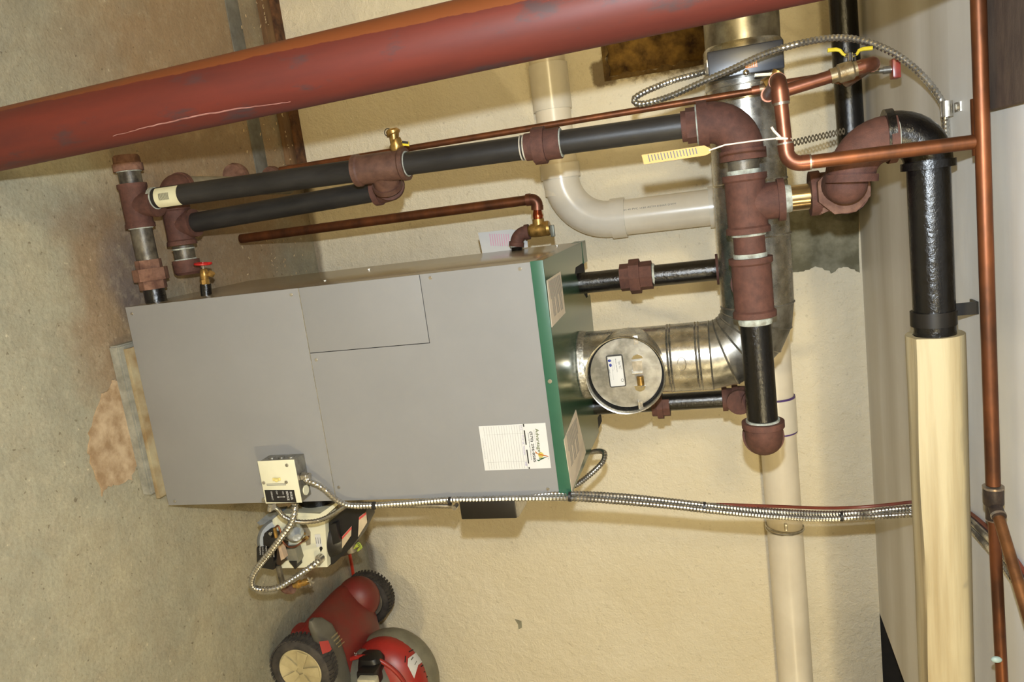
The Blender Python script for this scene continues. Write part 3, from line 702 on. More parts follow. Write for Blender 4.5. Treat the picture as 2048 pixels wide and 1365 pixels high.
def ttee(bm):
    tee(bm, tcn, ax_, V((.62, .55, -.1)), .0355, (RP(814)-RP(712)).length, .062, .039, .013, 28)
part('tee', mat('warm_iron', (98, 68, 54), (74, 48, 38), .5, 0, 40, .4, 300), ep, ttee)
dope(ep, RP(716), ax_, pr*1.08, .008); dope(ep, RP(812), ax_, pr*1.1, .008)
uc = RP(1085); part('union', iron, ep, lambda bm: (cyl(bm, RP(1052), RP(1072), .031, 20), cyl(bm, RP(1068), RP(1092), .042, 10), cyl(bm, RP(1090), RP(1122), .035, 20)))
part('sealant_wrap', mat('teflon', (200, 194, 176), (130, 110, 90), .6), ep, lambda bm: [ring(bm, RP(p_), ax_, .0292, .003) for p_ in (1044, 1050, 1056)])
dope(ep, RP(1122), ax_, pr*1.15, .005)
bar = part('barcode_label', mat('barcode_paper', (222, 216, 178), (212, 204, 164), .6), ep, lambda bm: None if False else None or sweep_patch(bm, RP(322), RP(368), pr*1.02, -2.35, -.75)) if False else None
def sweep_patch(bm, a_, b_, r, t0, t1, n=12):
    d_ = (b_-a_).normalized(); g = []
    for q in (a_, b_):
        g.append([bm.verts.new(q + (X*math.cos(t0+(t1-t0)*k/n) + Y*math.sin(t0+(t1-t0)*k/n))*r) for k in range(n+1)])
    for k in range(n): bm.faces.new((g[0][k], g[0][k+1], g[1][k+1], g[1][k]))
bar = part('barcode_label', mat('barcode_paper', (222, 216, 178), (212, 204, 164), .6), ep, sweep_patch, RP(321), RP(366), pr*1.02, -2.6, -.35, sharp=180, label='cream barcode label on the pipe')
def bars(bm):
    random.seed(4)
    for k in range(13):
        t_ = -1.75+k*.055; wv = random.choice((.012, .02, .03))
        sweep_patch(bm, RP(331), RP(349), pr*1.03, t_, t_+wv, 1)
    sweep_patch(bm, RP(324), RP(346), pr*1.035, -1.28, -1.2, 1)
part('bar_code', labeldark, bar, lambda bm: [sweep_patch(bm, RP(331+k*1.7), RP(331.9+k*1.7), pr*1.03, -1.9, -1.25, 4) for k in range(12)])
# bottom run into the boiler
def lp(py_, y=HY, z=LZ): # X on that run seen at that row of the photograph
    lo, hi = -1, 1.5
    for _ in range(40):
        m_ = (lo+hi)/2; q = V((m_, y, z))-CAM; v_ = 682.5 + F*q.dot(DN)/q.dot(FW)
        if v_ < py_: lo = m_
        else: hi = m_
    return lo
cap0 = lambda py_: V((lp(py_), HY, LZ))
part('coupling', iron_dusty, ep, lambda bm: sweep(bm, [cap0(311), cap0(314), cap0(328), cap0(328), cap0(343)], [.030, .033, .034, .0375, .0375], 26))
dope(ep, cap0(342), X, .031, .006)
part('nipple', dirtypipe, ep, cyl, cap0(336), cap0(372), .0285, 26)
tx = (lp(368)+lp(456))/2
part('tee', iron, ep, tee, (tx, HY, LZ), X, Z, .0345, lp(456)-lp(368), .066, .0375, .013, 28)
dope(ep, RP(310), ax_, .0285, .012); dope(ep, cap0(456), X, .030, .005)
part('nipple', dirtypipe, ep, cyl, cap0(450), cap0(525), .0275, 26)
part('union', iron_dusty, ep, lambda bm: (cyl(bm, cap0(520), cap0(540), .0335, 8), cyl(bm, cap0(537), cap0(561), .045, 8), cyl(bm, cap0(560), cap0(578), .035, 8)))
part('pipe', blackgloss, ep, cyl, cap0(574), V((X0+.02, HY, LZ)), .0275, 26)
# return piping (second riser and its lower tee)
QY, QZ, QX = 1.862, .12, -.088
rt = thing('return_piping', 'short black return pipe behind the equalizer, with low brown tee and plug', 'pipework', (-.1, QY, 0))
q0 = P(795, 388, QY); ql = P(377, 452, QY)
ctr = V((QX, QY, q0.z-.012)); low = V((lp(452, QY, QZ), QY, QZ))
low = V((P(352, 452, QY).x, QY, QZ))
dv = (ctr-low).normalized()
part('elbow', iron, rt, elbow, ctr, -dv, (tcn+V((.62, .55, -.1)).normalized()*.05)-ctr, .034, .05, .038, .016, 26)
part('nipple', dirtypipe, rt, cyl, tcn+V((.62, .55, -.1)).normalized()*.055, ctr, .0285, 20)
dope(rt, ctr.lerp(tcn, .42), (ctr-tcn), .035, .006)
part('pipe', blackpipe, rt, cyl, low+dv*.04, ctr-dv*.03, pr, 28)
part('tee', iron, rt, tee, low, X, dv, .036, .11, .055, .040, .013, 26)
qx = lambda py_: V((lp(py_, QY, QZ), QY, QZ))
part('nipple', dirtypipe, rt, cyl, qx(492), qx(522), .0285, 24)
dope(rt, qx(498), X, .0295, .004); dope(rt, qx(519), X, .0295, .004)
part('plug', iron, rt, lambda bm: sweep(bm, [qx(520), qx(544), qx(549)], [.037, .036, .030], 26))
part('nipple', iron, rt, cyl, qx(395), qx(425), .030, 24)
part('elbow', iron, rt, elbow, qx(374), X, Y, .037, .052, .040, .016, 26)
part('pipe', mat('pale_lead_pipe', (140, 132, 112), (116, 108, 90), .7, .1), rt, cyl, qx(374)+Y*.04, qx(374)+Y*.62, .030, 24)
for px_, s_ in ((472, .036), (545, .030), (592, .034)):
    g_ = PZ(px_, 352, .11); part('coupling', iron_dusty, rt, lambda bm: sweep(bm, [g_-Y*.018, g_-Y*.006, g_+Y*.006, g_+Y*.02], [s_, s_*1.12, s_*1.12, s_], 20))
# drain valve
dvt = thing('drain_valve', 'brass drain valve with red handwheel low on the left side', 'valve', (.09, 1.85, .17))
dy_, dz_ = 1.80, .235
dp = lambda px_, py_: P(px_, py_, dy_)
part('nipple', blackgloss, dvt, cyl, V((X0+.01, dy_, dp(412, 590).z)), dp(411, 568), .0145, 20)
part('valve_body', brass, dvt, lambda bm: (cyl(bm, dp(411, 570), dp(409, 560), .013, 8), sweep(bm, [dp(410, 562), dp(409, 552), dp(408, 543), dp(407, 538)], [.009, .012, .011, .007], 18), cyl(bm, dp(409, 552), dp(423, 549), .006, 12), cyl(bm, dp(421, 551), dp(424, 545), .009, 12)))
part('stem', zinc, dvt, cyl, dp(407, 540), dp(406, 528), .003, 8)
part('handwheel', redplastic, dvt, lambda bm: sweep(bm, [dp(406, 528) + (RT*math.cos(a_)*.019 + Y*math.sin(a_)*.019) for a_ in [i*PI/10 for i in range(21)]], .0032, 8, False))
part('handwheel_spoke', redplastic, dvt, lambda bm: (cyl(bm, dp(389, 529), dp(423, 526), .0028, 8), ring(bm, dp(406, 528), X, .005, .008, 10)))
# boiler drain / test cock on the equalizer tee
av = thing('boiler_test_cock', 'small brass hose valve with yellow lever on the equalizer tee', 'valve', tcn-X*.04)
ap = lambda px_, py_: P(px_, py_, HY-.0)
part('valve_body', brass, av, lambda bm: sweep(bm, [ap(797, 312), ap(796, 304), ap(795, 302), ap(793, 292), ap(791, 282), ap(789, 281), ap(788, 270), ap(787, 269), ap(786, 262), ap(785, 258)], [.010, .010, .0145, .0175, .0145, .0125, .0130, .0172, .0172, .0125], 18))
part('lever', yellow, av, lambda bm: (obox(bm, ap(808, 287), V((.25, 0, 1)), X, Y, .013, .0055, .002, .001)))
part('lever_slot', labeldark, av, lambda bm: obox(bm, ap(811, 285)-Y*.0025, V((.25, 0, 1)), X, Y, .008, .003, .0006))
part('chain_ring', blackpaint, av, lambda bm: sweep(bm, [ap(776, 265) + (Z*math.cos(a_) + X*math.sin(a_))*.009 for a_ in [i*PI/8 for i in range(17)]], .0011, 6))

# ---- riser from header tee to the insulated main
MY = 1.60
mp = thing('swing_joint_riser', 'brown elbows swinging up from the header to the black main, upper middle', 'pipework', (tc, HY, HZ+.08))
part('nipple', nipple_m, mp, cyl, V((tc, HY, HZ+.06)), V((tc+.001, HY, HZ+.165)), .0275, 28)
dope(mp, (tc, HY, HZ+.084), Z, .0285, .016); dope(mp, (tc, HY, HZ+.150), Z, .0285, .006)
e1 = V((tc-.004, HY, P(1682, 385, HY).z))
part('elbow', iron, mp, elbow, e1, -Z, -Y, .042, .062, .047, .02, 26)
fc = P(1688, 378, MY+.085)
part('octagon_flange', iron_dusty, mp, lambda bm: cyl(bm, fc+Y*.022, fc-Y*.002, .0525, 8, up=V((.38, 0, .92))), label='chipped pale-edged octagonal collar')
e2 = P(1692, 368, MY+.035)
uo = P(1702, 287, MY)
part('street_elbow', iron, mp, lambda bm: (elbow(bm, e2, Y, (uo-e2), .0395, .055, .0395, .015, 26), ellip(bm, e2, .0395, .0395, .0395, 24, 14)))
part('elbow', iron, mp, elbow, V((uo.x, MY, uo.z+.004)), V((e2.x-uo.x, 0, e2.z-uo.z)), Z, .0425, .072, .047, .014, 28)
part('plug', iron_dusty, mp, lambda bm: ring(bm, P(1652, 412, HY-.01), X+Z*.4, .022, .02, 8))
mn = thing('steam_main', 'big black pipe in a cream canvas insulation jacket below the ceiling', 'pipe', (.7, MY, 1.89))
mz = 1.953; kx = P(1858, 262, MY).x
dope(mn, (uo.x-.002, MY, P(1787, 262, MY).z), Z, .043, .008)
part('elbow', blackgloss, mn, elbow, (kx-.004, MY, mz), -Z, X, .0415, .072, .0465, .014, 28)
part('pipe', blackgloss, mn, cyl, V((kx+.05, MY, mz)), V((P(1865, 690, MY).x, MY, mz+.002)), .0370, 32)
ix = P(1862, 668, MY).x
def jacket(bm):
    pts, seg, n = [], 40, 40; rings = []
    for i in range(n+1):
        x_ = ix + (2.6-ix)*(i/n)**1.3; rr = []
        for k in range(seg):
            a_ = 2*PI*k/seg; r_ = .0515*(1+.012*math.sin(3*a_+x_*5)+.008*math.sin(7*a_+x_*17))
            d_ = a_-(-2.35); d_ = (d_+PI) % (2*PI)-PI
            r_ += .010*math.exp(-(d_/.16)**2)*(1+.35*math.sin(x_*13))
            rr.append(bm.verts.new((x_, MY+math.cos(a_)*r_, mz+.001+math.sin(a_)*r_)))
        rings.append(rr)
    for a_, b_ in zip(rings, rings[1:]):
        for k in range(seg): bm.faces.new((a_[k], a_[(k+1) % seg], b_[(k+1) % seg], b_[k]))
    inner = [bm.verts.new((ix+.001, MY+math.cos(2*PI*k/seg)*.038, mz+.001+math.sin(2*PI*k/seg)*.038)) for k in range(seg)]
    for k in range(seg): bm.faces.new((rings[0][(k+1) % seg], rings[0][k], inner[k], inner[(k+1) % seg]))
    bm.faces.new(rings[-1])
part('insulation_jacket', canvas, mn, jacket, sharp=60, label='cream canvas insulation sleeve with a lapped seam')
hg = part('hanger_band', blackpaint, mn, lambda bm: ring(bm, V((P(1862, 636, MY).x, MY, mz)), X, .0405, .028, 32))
part('hanger_strap', blackpaint, mn, lambda bm: (box(bm, (P(1862, 626, MY).x-.010, MY+.02, mz+.03), (P(1862, 626, MY).x+.014, MY+.025, ZC)), box(bm, (P(1862, 626, MY).x-.010, MY+.02, ZC-.004), (P(1862, 626, MY).x+.014, MY+.06, ZC))))
# black pipe behind
bp = thing('black_wall_pipe', 'black iron pipe along the top of the wall, behind the brown elbows', 'pipe', (-.3, 2.6, 1.94))
b0, b1 = P(1688, -60, 2.6), P(1722, 385, 2.6); b1.z = min(b1.z, 1.99)
b0.z = 1.985
part('pipe', blackgloss, bp, cyl, b0, V((.07, 2.6, 1.99)), .0395, 28)
part('elbow', blackpaint, bp, elbow, (.11, 2.6, 1.99), -X, Y, .044, .075, .047, .02, 26)
part('pipe', blackpaint, bp, cyl, V((.11, 2.66, 1.99)), V((.11, YW+.01, 1.99)), .04, 24)

# ================================================================== COPPER
CY, CZ = 1.455, 1.998
cp = thing('copper_water_line', 'long tarnished copper pipe running across the ceiling', 'pipe', (.3, CY, CZ))
jx = P(1958, 283, CY)
sxl = P(1992, 962, CY).x
part('pipe', copper_old, cp, cyl, V((-1.2, CY+.02, CZ)), V((sxl, CY-.02, CZ)), .0118, 24)
part('coupling', copper_old, cp, lambda bm: cyl(bm, V((P(1966, 195, CY).x, CY+.004, CZ)), V((P(1966, 285, CY).x+.02, CY, CZ)), .0136, 24))
tt = V((sxl+.004, CY-.02, CZ))
part('tee', mat('dark_tee', (70, 56, 46), (44, 36, 32), .5, .5, 40, .3), cp, lambda bm: (sweep(bm, [tt, tt+X*.03, tt+X*.036, tt+X*.06], [.0165, .0165, .013, .013], 20), cyl(bm, tt+X*.03, tt+X*.045+V((0, -.028, .0)), .0115, 16)))
part('solder_ring', solder, cp, lambda bm: (ring(bm, tt, X, .0172, .004), ring(bm, tt+X*.06, X, .0125, .005), ring(bm, tt+X*.043+Y*-.024, V((.5, -.9, 0)), .0125, .004)))
part('pipe', copper_old, cp, cyl, tt+X*.06, V((4.49, CY-.32, CZ)), .0098, 20)
part('branch_pipe', mat('brown_copper', (128, 84, 48), (86, 56, 34), .4, .7), cp, cyl, tt+X*.042+Y*-.02, V((sxl+1.9, CY-2.1, CZ+.0)), .0095, 18)
part('wire_nut', mat('pale_blob', (150, 168, 160), None, .5), cp, lambda bm: ellip(bm, P(1993, 1320, CY-.06), .006, .005, .009))
# drop, cross run, and valve cluster
c0 = V((jx.x, CY, CZ)); c1 = P(1575, 330, CY); c2 = P(1557, 160, CY); VY = 1.72
cl = thing('copper_drop_line', 'copper drop pipe bending left in front of the flue to ball valves', 'pipe', (jx.x, CY, c1.z))
c3 = V((c2.x, VY, c2.z)); c4 = P(1748, 126, VY)
part('pipe', copper_old, cl, cyl, c0-Z*.008, c1.lerp(c0, .14), .0122, 24)
part('pipe', copper, cl, cyl, c1.lerp(c0, .3), c1.lerp(c0, .05), .0120, 24)
part('elbow', copper, cl, elbow, c1, c0-c1, c2-c1, .0135, .036, .0140, .012, 22)
part('solder_ring', solder, cl, lambda bm: (ring(bm, c1+(c0-c1).normalized()*.037, c0-c1, .0136, .004), ring(bm, c1+(c2-c1).normalized()*.037, c2-c1, .0136, .004), ring(bm, c2+(c1-c2).normalized()*.040, c2-c1, .0142, .005)))
part('pipe', copper, cl, cyl, c1.lerp(c2, .1), c2.lerp(c1, .1), .0120, 24)
part('elbow', copper, cl, elbow, c2, c1-c2, Y, .0140, .038, .0150, .02, 22)
part('pipe', copper, cl, cyl, c2+Y*.03, c3-Y*.02, .0120, 20)
part('elbow', copper, cl, elbow, c3, -Y, c4-c3, .0140, .03, .0150, .012, 20)
part('pipe', copper, cl, cyl, c3.lerp(c4, .1), c3.lerp(c4, .62), .0130, 22)
part('valve_body', mat('valve_metal', (176, 160, 128), (140, 120, 88), .35, .8, 60, .15), cl, lambda bm: sweep(bm, [c3.lerp(c4, k) for k in (.60, .66, .68, .80, .82, .88)], [.015, .015, .019, .019, .015, .015], 12))
part('elbow', copper, cl, elbow, c4, c3-c4, Y, .0140, .032, .0150, .014, 20)
part('pipe', copper, cl, cyl, c4+Y*.02, c4+Y*.3, .0120, 18)
def handle(bm):
    a_ = P(1700, 117, VY)
    for s_, pts in ((1, ((1693, 112), (1686, 108), (1680, 101), (1672, 99), (1655, 101))), (1, ((1706, 112), (1714, 108), (1718, 101), (1726, 98), (1745, 96)))):
        sweep(bm, [P(x_, y_, VY) for x_, y_ in pts], [.0025, .003, .0035, .004, .0042], 8, flat=.9)
part('lever_handle', yellow, cl, handle, label='yellow butterfly handle')
part('stem', chrome, cl, lambda bm: (cyl(bm, P(1700, 122, VY), P(1700, 106, VY), .0055, 10), cyl(bm, P(1690, 112, VY), P(1712, 110, VY), .003, 8), cyl(bm, P(1710, 112, VY), P(1710, 122, VY), .002, 6)))
# second short line with union and red handled balancing valve
VZ = 1.86
fv = thing('feed_line', 'thin copper feed pipe rising behind the black riser to a brass union', 'pipe', P(640, 330, VZ))
f0, f1 = P(440, 362, 1.86), P(1520, 180, 1.86)
f0 = P(560, 340, VZ)
part('pipe', copper_old, fv, cyl, f0, f1, .0078, 16)
part('coupling', copper, fv, lambda bm: cyl(bm, P(1503, 182, VZ), P(1520, 179, VZ), .0098, 16))
part('solder_ring', solder, fv, lambda bm: cyl(bm, P(1519, 179, VZ), P(1530, 177, VZ), .0105, 14))
part('brass_union', brass, fv, lambda bm: (ring(bm, P(1538, 172, VZ), V((-.4, .2, 1)), .020, .022, 8), ring(bm, P(1545, 162, VZ), V((-.8, 0, .6)), .013, .045, 12), ring(bm, P(1538, 188, VZ), X, .011, .02, 12)))
part('threaded_stub', zinc, fv, lambda bm: [ring(bm, P(1541+k*3, 169-k*3.2, VZ-.02), V((-.6, 0, .6)), .0085 if k % 2 else .007, .006, 12) for k in range(5)])
part('pipe', copper, fv, cyl, P(1562, 170, VZ), P(1664, 154, VZ), .0110, 18)
part('solder_ring', solder, fv, lambda bm: (cyl(bm, P(1648, 157, VZ), P(1651, 156.5, VZ), .0122, 16),))
part('tee', mat('tee_copper', (150, 96, 62), (110, 70, 44), .4, .8, 50, .2), fv, lambda bm: (sweep(bm, [P(1664, 154, VZ), P(1672, 152, VZ), P(1700, 146, VZ), P(1722, 144, VZ)], [.013, .018, .021, .015], 14)))
part('copper_wire', copper, fv, lambda bm: [sweep(bm, [P(1672+random.uniform(-4, 4), 146+random.uniform(0, 8), VZ-.022), P(1676+random.uniform(-4, 4), 156+random.uniform(0, 6), VZ-.026), P(1678+random.uniform(-4, 6), 166+random.uniform(-4, 4), VZ-.022)], .0018, 6) for _ in range(4)])
part('stem', galv_dull, fv, lambda bm: (cyl(bm, P(1716, 145, VZ), P(1790, 139, VZ), .006, 12), cyl(bm, P(1766, 141, VZ), P(1782, 139, VZ), .008, 12)))
part('handle', mat('red_square_handle', (150, 52, 38), (120, 40, 30), .3), fv, lambda bm: (obox(bm, P(1790, 138, VZ), V((.12, 0, 1)), X, Y, .008, .020, .018, .003),), label='red square valve handle')
part('mounting_strap', chrome, fv, lambda bm: obox(bm, P(1530, 150, VZ), V((.1, 0, 1)), X, Y, .022, .003, .008))

# relief valve group
LY = 2.2
rv = thing('relief_valve', 'brass relief valve on a brown elbow at the upper left side of the boiler', 'valve', (.11, LY, 1.0))
q = lambda px_, py_: P(px_, py_, LY)
ec = q(1035, 468)
part('nipple', blackgloss, rv, cyl, V((X0+.01, LY+.01, q(1032, 500).z)), q(1033, 484), .0170, 20)
part('elbow', iron, rv, elbow, ec, q(1033, 490)-ec, q(1062, 463)-ec, .0190, .036, .0225, .012, 24)
dope(rv, q(1033, 492), X, .0185, .005)
part('valve_body', brass, rv, lambda bm: (sweep(bm, [q(1053, 464), q(1060, 462), q(1062, 462), q(1068, 461), q(1080, 459), q(1094, 457), q(1095, 457), q(1100, 456)], [.013, .016, .019, .0205, .022, .0215, .0225, .020], 20), cyl(bm, q(1078, 458), q(1076, 438), .0175, 20)))
part('test_lever', mat('lever_steel', (104, 106, 96), None, .45, .5), rv, lambda bm: obox(bm, q(1105, 462), V((0, 0, 1)), X, Y, .006, .017, .006, .002))
dl = thing('relief_discharge_pipe', 'copper discharge pipe dropping from the relief valve beside the boiler', 'pipe', q(480, 478))
r0 = q(1074, 398)
part('adapter', mat('bright_copper', (176, 84, 50), (140, 66, 40), .25, .9), dl, lambda bm: sweep(bm, [q(1076, 440), q(1076, 432), q(1075, 428), q(1075, 420)], [.0135, .0155, .014, .012], 18))
part('elbow', copper, dl, elbow, r0, q(1075, 430)-r0, q(1000, 406)-r0, .0165, .032, .0180, .014, 20)
part('pipe', copper_old, dl, cyl, r0.lerp(q(480, 478), .03), q(482, 478), .0148, 20)
# hanging paper instruction tag behind relief valve
tg = thing('instruction_tag', 'white paper with pink print hanging behind the relief valve', 'tag', P(1000, 485, 2.27))
pc = part('paper', labelwhite, tg, lambda bm: prism(bm, [P(*s_, 2.262) for s_ in ((956, 466), (1020, 459), (1053, 462), (1056, 495), (1010, 502), (965, 508))], V((0, .0015, 0))))
part('print_lines', printpink, tg, lambda bm: [obox(bm, P(981+k*4.6, 480+k*.1, 2.2605), X, V((0, 0, 1)), Y, .0185, .0012, .0004) for k in range(9)])

# ================================================================== PVC DRAIN
PY = 2.738; dr = thing('pvc_drain', 'thick white plastic drain pipe against the wall, turning up and right', 'pipe', (.08, PY, 1.0))
pz = 1.052; R_ = .062; vx = P(1330, 425, PY).x; tz = 1.722
part('pipe', pvc, dr, cyl, V((-2.0, PY, pz)), V((-.02, PY, pz)), R_, 36)
part('coupling', pvc_m, dr, lambda bm: (cyl(bm, V((P(1090, 130, PY).x, PY, pz)), V((P(1098, 222, PY).x, PY, pz)), .068, 36)))
part('elbow', pvc_m, dr, elbow, (vx, PY, pz), -X, Z, .0645, .215, .0705, .05, 36, 14)
part('pipe', pvc, dr, cyl, V((vx, PY, pz+.15)), V((vx+.002, PY, tz-.1)), R_, 36)
part('elbow', pvc_m, dr, elbow, (vx+.002, PY, tz), -Z, X, .0645, .17, .0705, .05, 36, 12)
part('pipe', pvc, dr, cyl, V((vx+.1, PY, tz)), V((3.2, PY, tz)), R_, 36)
cx0, cx1 = P(1560, 795, PY).x, P(1565, 860, PY).x
part('coupling', pvc_m, dr, lambda bm: cyl(bm, V((cx0, PY, tz)), V((cx1, PY, tz)), .068, 36))
for x_, w_ in ((cx0, .012), (cx1+.003, .006)): part('primer_band', purple, dr, lambda bm: ring(bm, V((x_, PY, tz)), X, .0665, w_, 36))
part('pipe_clamp', zinc, dr, lambda bm: (sweep(bm, [V((P(1568, 1052, PY).x+.006*math.sin(a_), PY+math.cos(a_)*.066, tz+math.sin(a_)*.066)) for a_ in [i*PI/14 for i in range(29)]], .003, 6), sweep(bm, [V((P(1568, 1052, PY).x+.008, PY+math.cos(a_)*.066, tz+math.sin(a_)*.066)) for a_ in [i*PI/14 for i in range(29)]], .0025, 6), obox(bm, P(1572, 1055, PY-.068), X, Y, Z, .012, .006, .005, .001)))
tx_ = text('SCH 40 PVC 1120 ASTM D2665 DWV', labelgrey, dr, P(1240, 423, PY-.0635), Z, -X, .19, .008)

# ================================================================== ARMOURED CABLES
def cable(name, label, pts, r, step=.0042, grp='armoured electrical cables'):
    bm = bmesh.new(); flex(bm, pts, r, step); return mono(name, bm, alu, label, 'cable', grp)
lift = [(1420, 138, 1.93), (1395, 148, 1.90), (1350, 160, 1.88), (1310, 175, 1.86), (1282, 188, 1.85), (1268, 199, 1.845), (1276, 208, 1.84), (1300, 205, 1.835), (1345, 191, 1.83), (1400, 166, 1.82), (1460, 140, 1.81), (1520, 112, 1.80), (1580, 92, 1.79), (1640, 79, 1.785), (1690, 76, 1.78), (1740, 86, 1.775), (1790, 108, 1.77), (1830, 138, 1.768), (1862, 172, 1.766), (1885, 208, 1.765), (1890, 240, 1.768)]
ce = [P(*q_) for q_ in lift] + [PZ(1893, 320, 2.026), PZ(1895, 450, 2.026), PZ(1895, 600, 2.026), PZ(1905, 740, 2.026), PZ(1922, 840, 2.026), PZ(1919, 930, 2.026), PZ(1905, 1000, 2.026)]
cable('armoured_cable', 'coiled metal cable looping from the vent damper up to the ceiling', ce, .0078)
bm = bmesh.new(); q_ = PZ(1893, 218, 2.02); ring(bm, q_, X, .0115, .03, 14); box(bm, (q_.x-.009, q_.y-.035, ZC-.003), (q_.x+.009, q_.y, ZC)); ring(bm, V((q_.x, q_.y-.024, ZC-.004)), Z, .006, .006, 8)
mono('cable_clamp', bm, zinc, 'zinc strap clamp holding the looped cable to the ceiling', 'clamp')
JY = 1.655
ca = [V((.606, 1.655, bz1+.012)), P(612, 962, 1.65), P(630, 968, 1.65), P(650, 980, 1.655), P(672, 1000, 1.66), P(700, 1012, 1.665), P(740, 1012, 1.668), P(800, 1008, 1.67), P(850, 1004, 1.672), P(900, 1000, 1.672), P(960, 999, 1.672), P(1040, 997, 1.672), P(1140, 997, 1.675), P(1240, 1004, 1.71), P(1340, 1013, 1.75), P(1450, 1025, 1.80), P(1560, 1034, 1.86), P(1650, 1038, 1.92), P(1720, 1035, 1.95), P(1780, 1032, 1.93), P(1830, 1029, 1.90), PZ(1880, 1030, 2.025), PZ(1925, 1042, 2.025), PZ(1970, 1085, 2.025), PZ(2015, 1140, 2.025), PZ(2070, 1225, 2.025), PZ(2140, 1360, 2.025), V((.75, .4, 2.025)), V((.70, -.8, 2.026)), V((.70, -2.98, 2.026))]
cable('armoured_cable', 'long metal cable from the switch box up the boiler edge to the ceiling', ca, .0082)
cb2 = [P(1020, 1001, 1.69), P(1080, 990, 1.69), P(1140, 988, 1.69), P(1240, 993, 1.72), P(1340, 1003, 1.76), P(1450, 1015, 1.81), P(1560, 1024, 1.87), P(1650, 1028, 1.93), P(1720, 1026, 1.96), P(1780, 1020, 1.94), P(1830, 1016, 1.91), PZ(1880, 1016, 2.025), PZ(1925, 1030, 2.025), PZ(1975, 1073, 2.025), PZ(2022, 1128, 2.025), PZ(2080, 1215, 2.025), PZ(2150, 1350, 2.025), V((.73, .4, 2.025)), V((.68, -.8, 2.026)), V((.68, -2.98, 2.026))]
cable('armoured_cable', 'second metal cable running beside the long one, starting at the black control box', cb2, .0080)
bm = bmesh.new(); cc = [v_ + DN*-.009 for v_ in [P(1420, 1017, 1.80), P(1470, 1018, 1.82), P(1560, 1021, 1.87), P(1650, 1024, 1.93), P(1720, 1022, 1.96), P(1780, 1017, 1.94), P(1830, 1012, 1.91), PZ(1880, 1014, 2.03), PZ(1925, 1026, 2.03), PZ(1977, 1067, 2.03), PZ(2026, 1122, 2.03), PZ(2084, 1209, 2.03)]]
sweep(bm, catmull(cc, .012), .0042, 8); mono('thermostat_wire', bm, mat('brown_wire', (110, 50, 34), None, .5), 'thin brown wire strapped along the pair of metal cables', 'wire')
cable('armoured_cable', 'metal cable hanging from the bottom of the switch box and up to the boiler side', [P(547, 1014, 1.655), P(556, 1020, 1.66), P(566, 1032, 1.67), P(585, 1042, 1.68), P(610, 1045, 1.69), P(640, 1041, 1.70), P(668, 1028, 1.70), P(690, 1014, 1.70), P(715, 1009, 1.70), P(780, 1011, 1.695), P(860, 1012, 1.695), P(905, 1013, 1.70)], .0068)
cable('armoured_cable', 'metal cable looping low around the burner from the switch box', [P(590, 1008, 1.67), P(588, 1030, 1.66), P(580, 1052, 1.655), P(563, 1075, 1.65), P(540, 1105, 1.65), P(516, 1135, 1.655), P(504, 1160, 1.66), P(508, 1176, 1.67), P(530, 1180, 1.69), P(560, 1174, 1.71), P(590, 1156, 1.73), P(620, 1136, 1.75), P(640, 1120, 1.775)], .0092, .0046)
cable('armoured_cable', 'short loop of metal cable at the right rear of the boiler top', [P(1120, 985, 1.86), P(1150, 972, 1.90), P(1180, 950, 1.95), P(1205, 925, 1.99), P(1209, 908, 2.02), P(1198, 903, 2.06), P(1170, 908, 2.10), P(1140, 915, 2.12)], .0080)
for k, (x_, y_, d_) in enumerate(((748, 1012, 1.664), (900, 1003, 1.668), (1140, 994, 1.672), (1409, 1014, 1.785), (1683, 1034, 1.935))):
    bm = bmesh.new(); n_ = (P(x_+20, y_+1, d_)-P(x_, y_, d_)).normalized(); cyl(bm, P(x_, y_, d_)-n_*.003, P(x_, y_, d_)+n_*.003, .0118 if k > 1 else .0105, 12)
    mono('cable_tie', bm, labeldark, ('black cable tie on the cables beside the burner', 'black cable tie left of the control box', 'black cable tie at the green top corner', 'black cable tie on the cables in front of the bare wall', 'black cable tie nearest the plastic drain and ceiling')[k], 'cable tie')
# perforated strap from the flue to the ceiling
def strap(bm):
    a_, b_ = P(1578, 288, 2.02), P(1690, 262, 2.25); d_ = (b_-a_).normalized(); s_ = V((1, 0, 0)); s_ = (s_-d_*s_.dot(d_)).normalized(); nn = d_.cross(s_)
    L = (b_-a_).length; n = int(L/.017); hw = .009
    for i in range(n):
        c_ = a_ + d_*(L*(i+.5)/n); hl = L/n/2; o1, o2, in_ = [], [], []
        for k in range(8):
            an = PI/8+k*PI/4; ox, oy = math.cos(an), math.sin(an); m_ = max(abs(ox), abs(oy))
            o1.append(bm.verts.new(c_ + d_*ox/m_*hl + s_*oy/m_*hw*(.86 if abs(ox) > abs(oy) else 1))); in_.append(bm.verts.new(c_ + d_*ox*.0042 + s_*oy*.0042))
        for k in range(8): bm.faces.new((o1[k], o1[(k+1) % 8], in_[(k+1) % 8], in_[k]))
    r_ = bmesh.ops.solidify(bm, geom=list(bm.faces), thickness=.0012)
bm = bmesh.new(); strap(bm); mono('perforated_strap', bm, zinc, 'perforated steel hanger strap beside the flue, under the ceiling', 'strap')
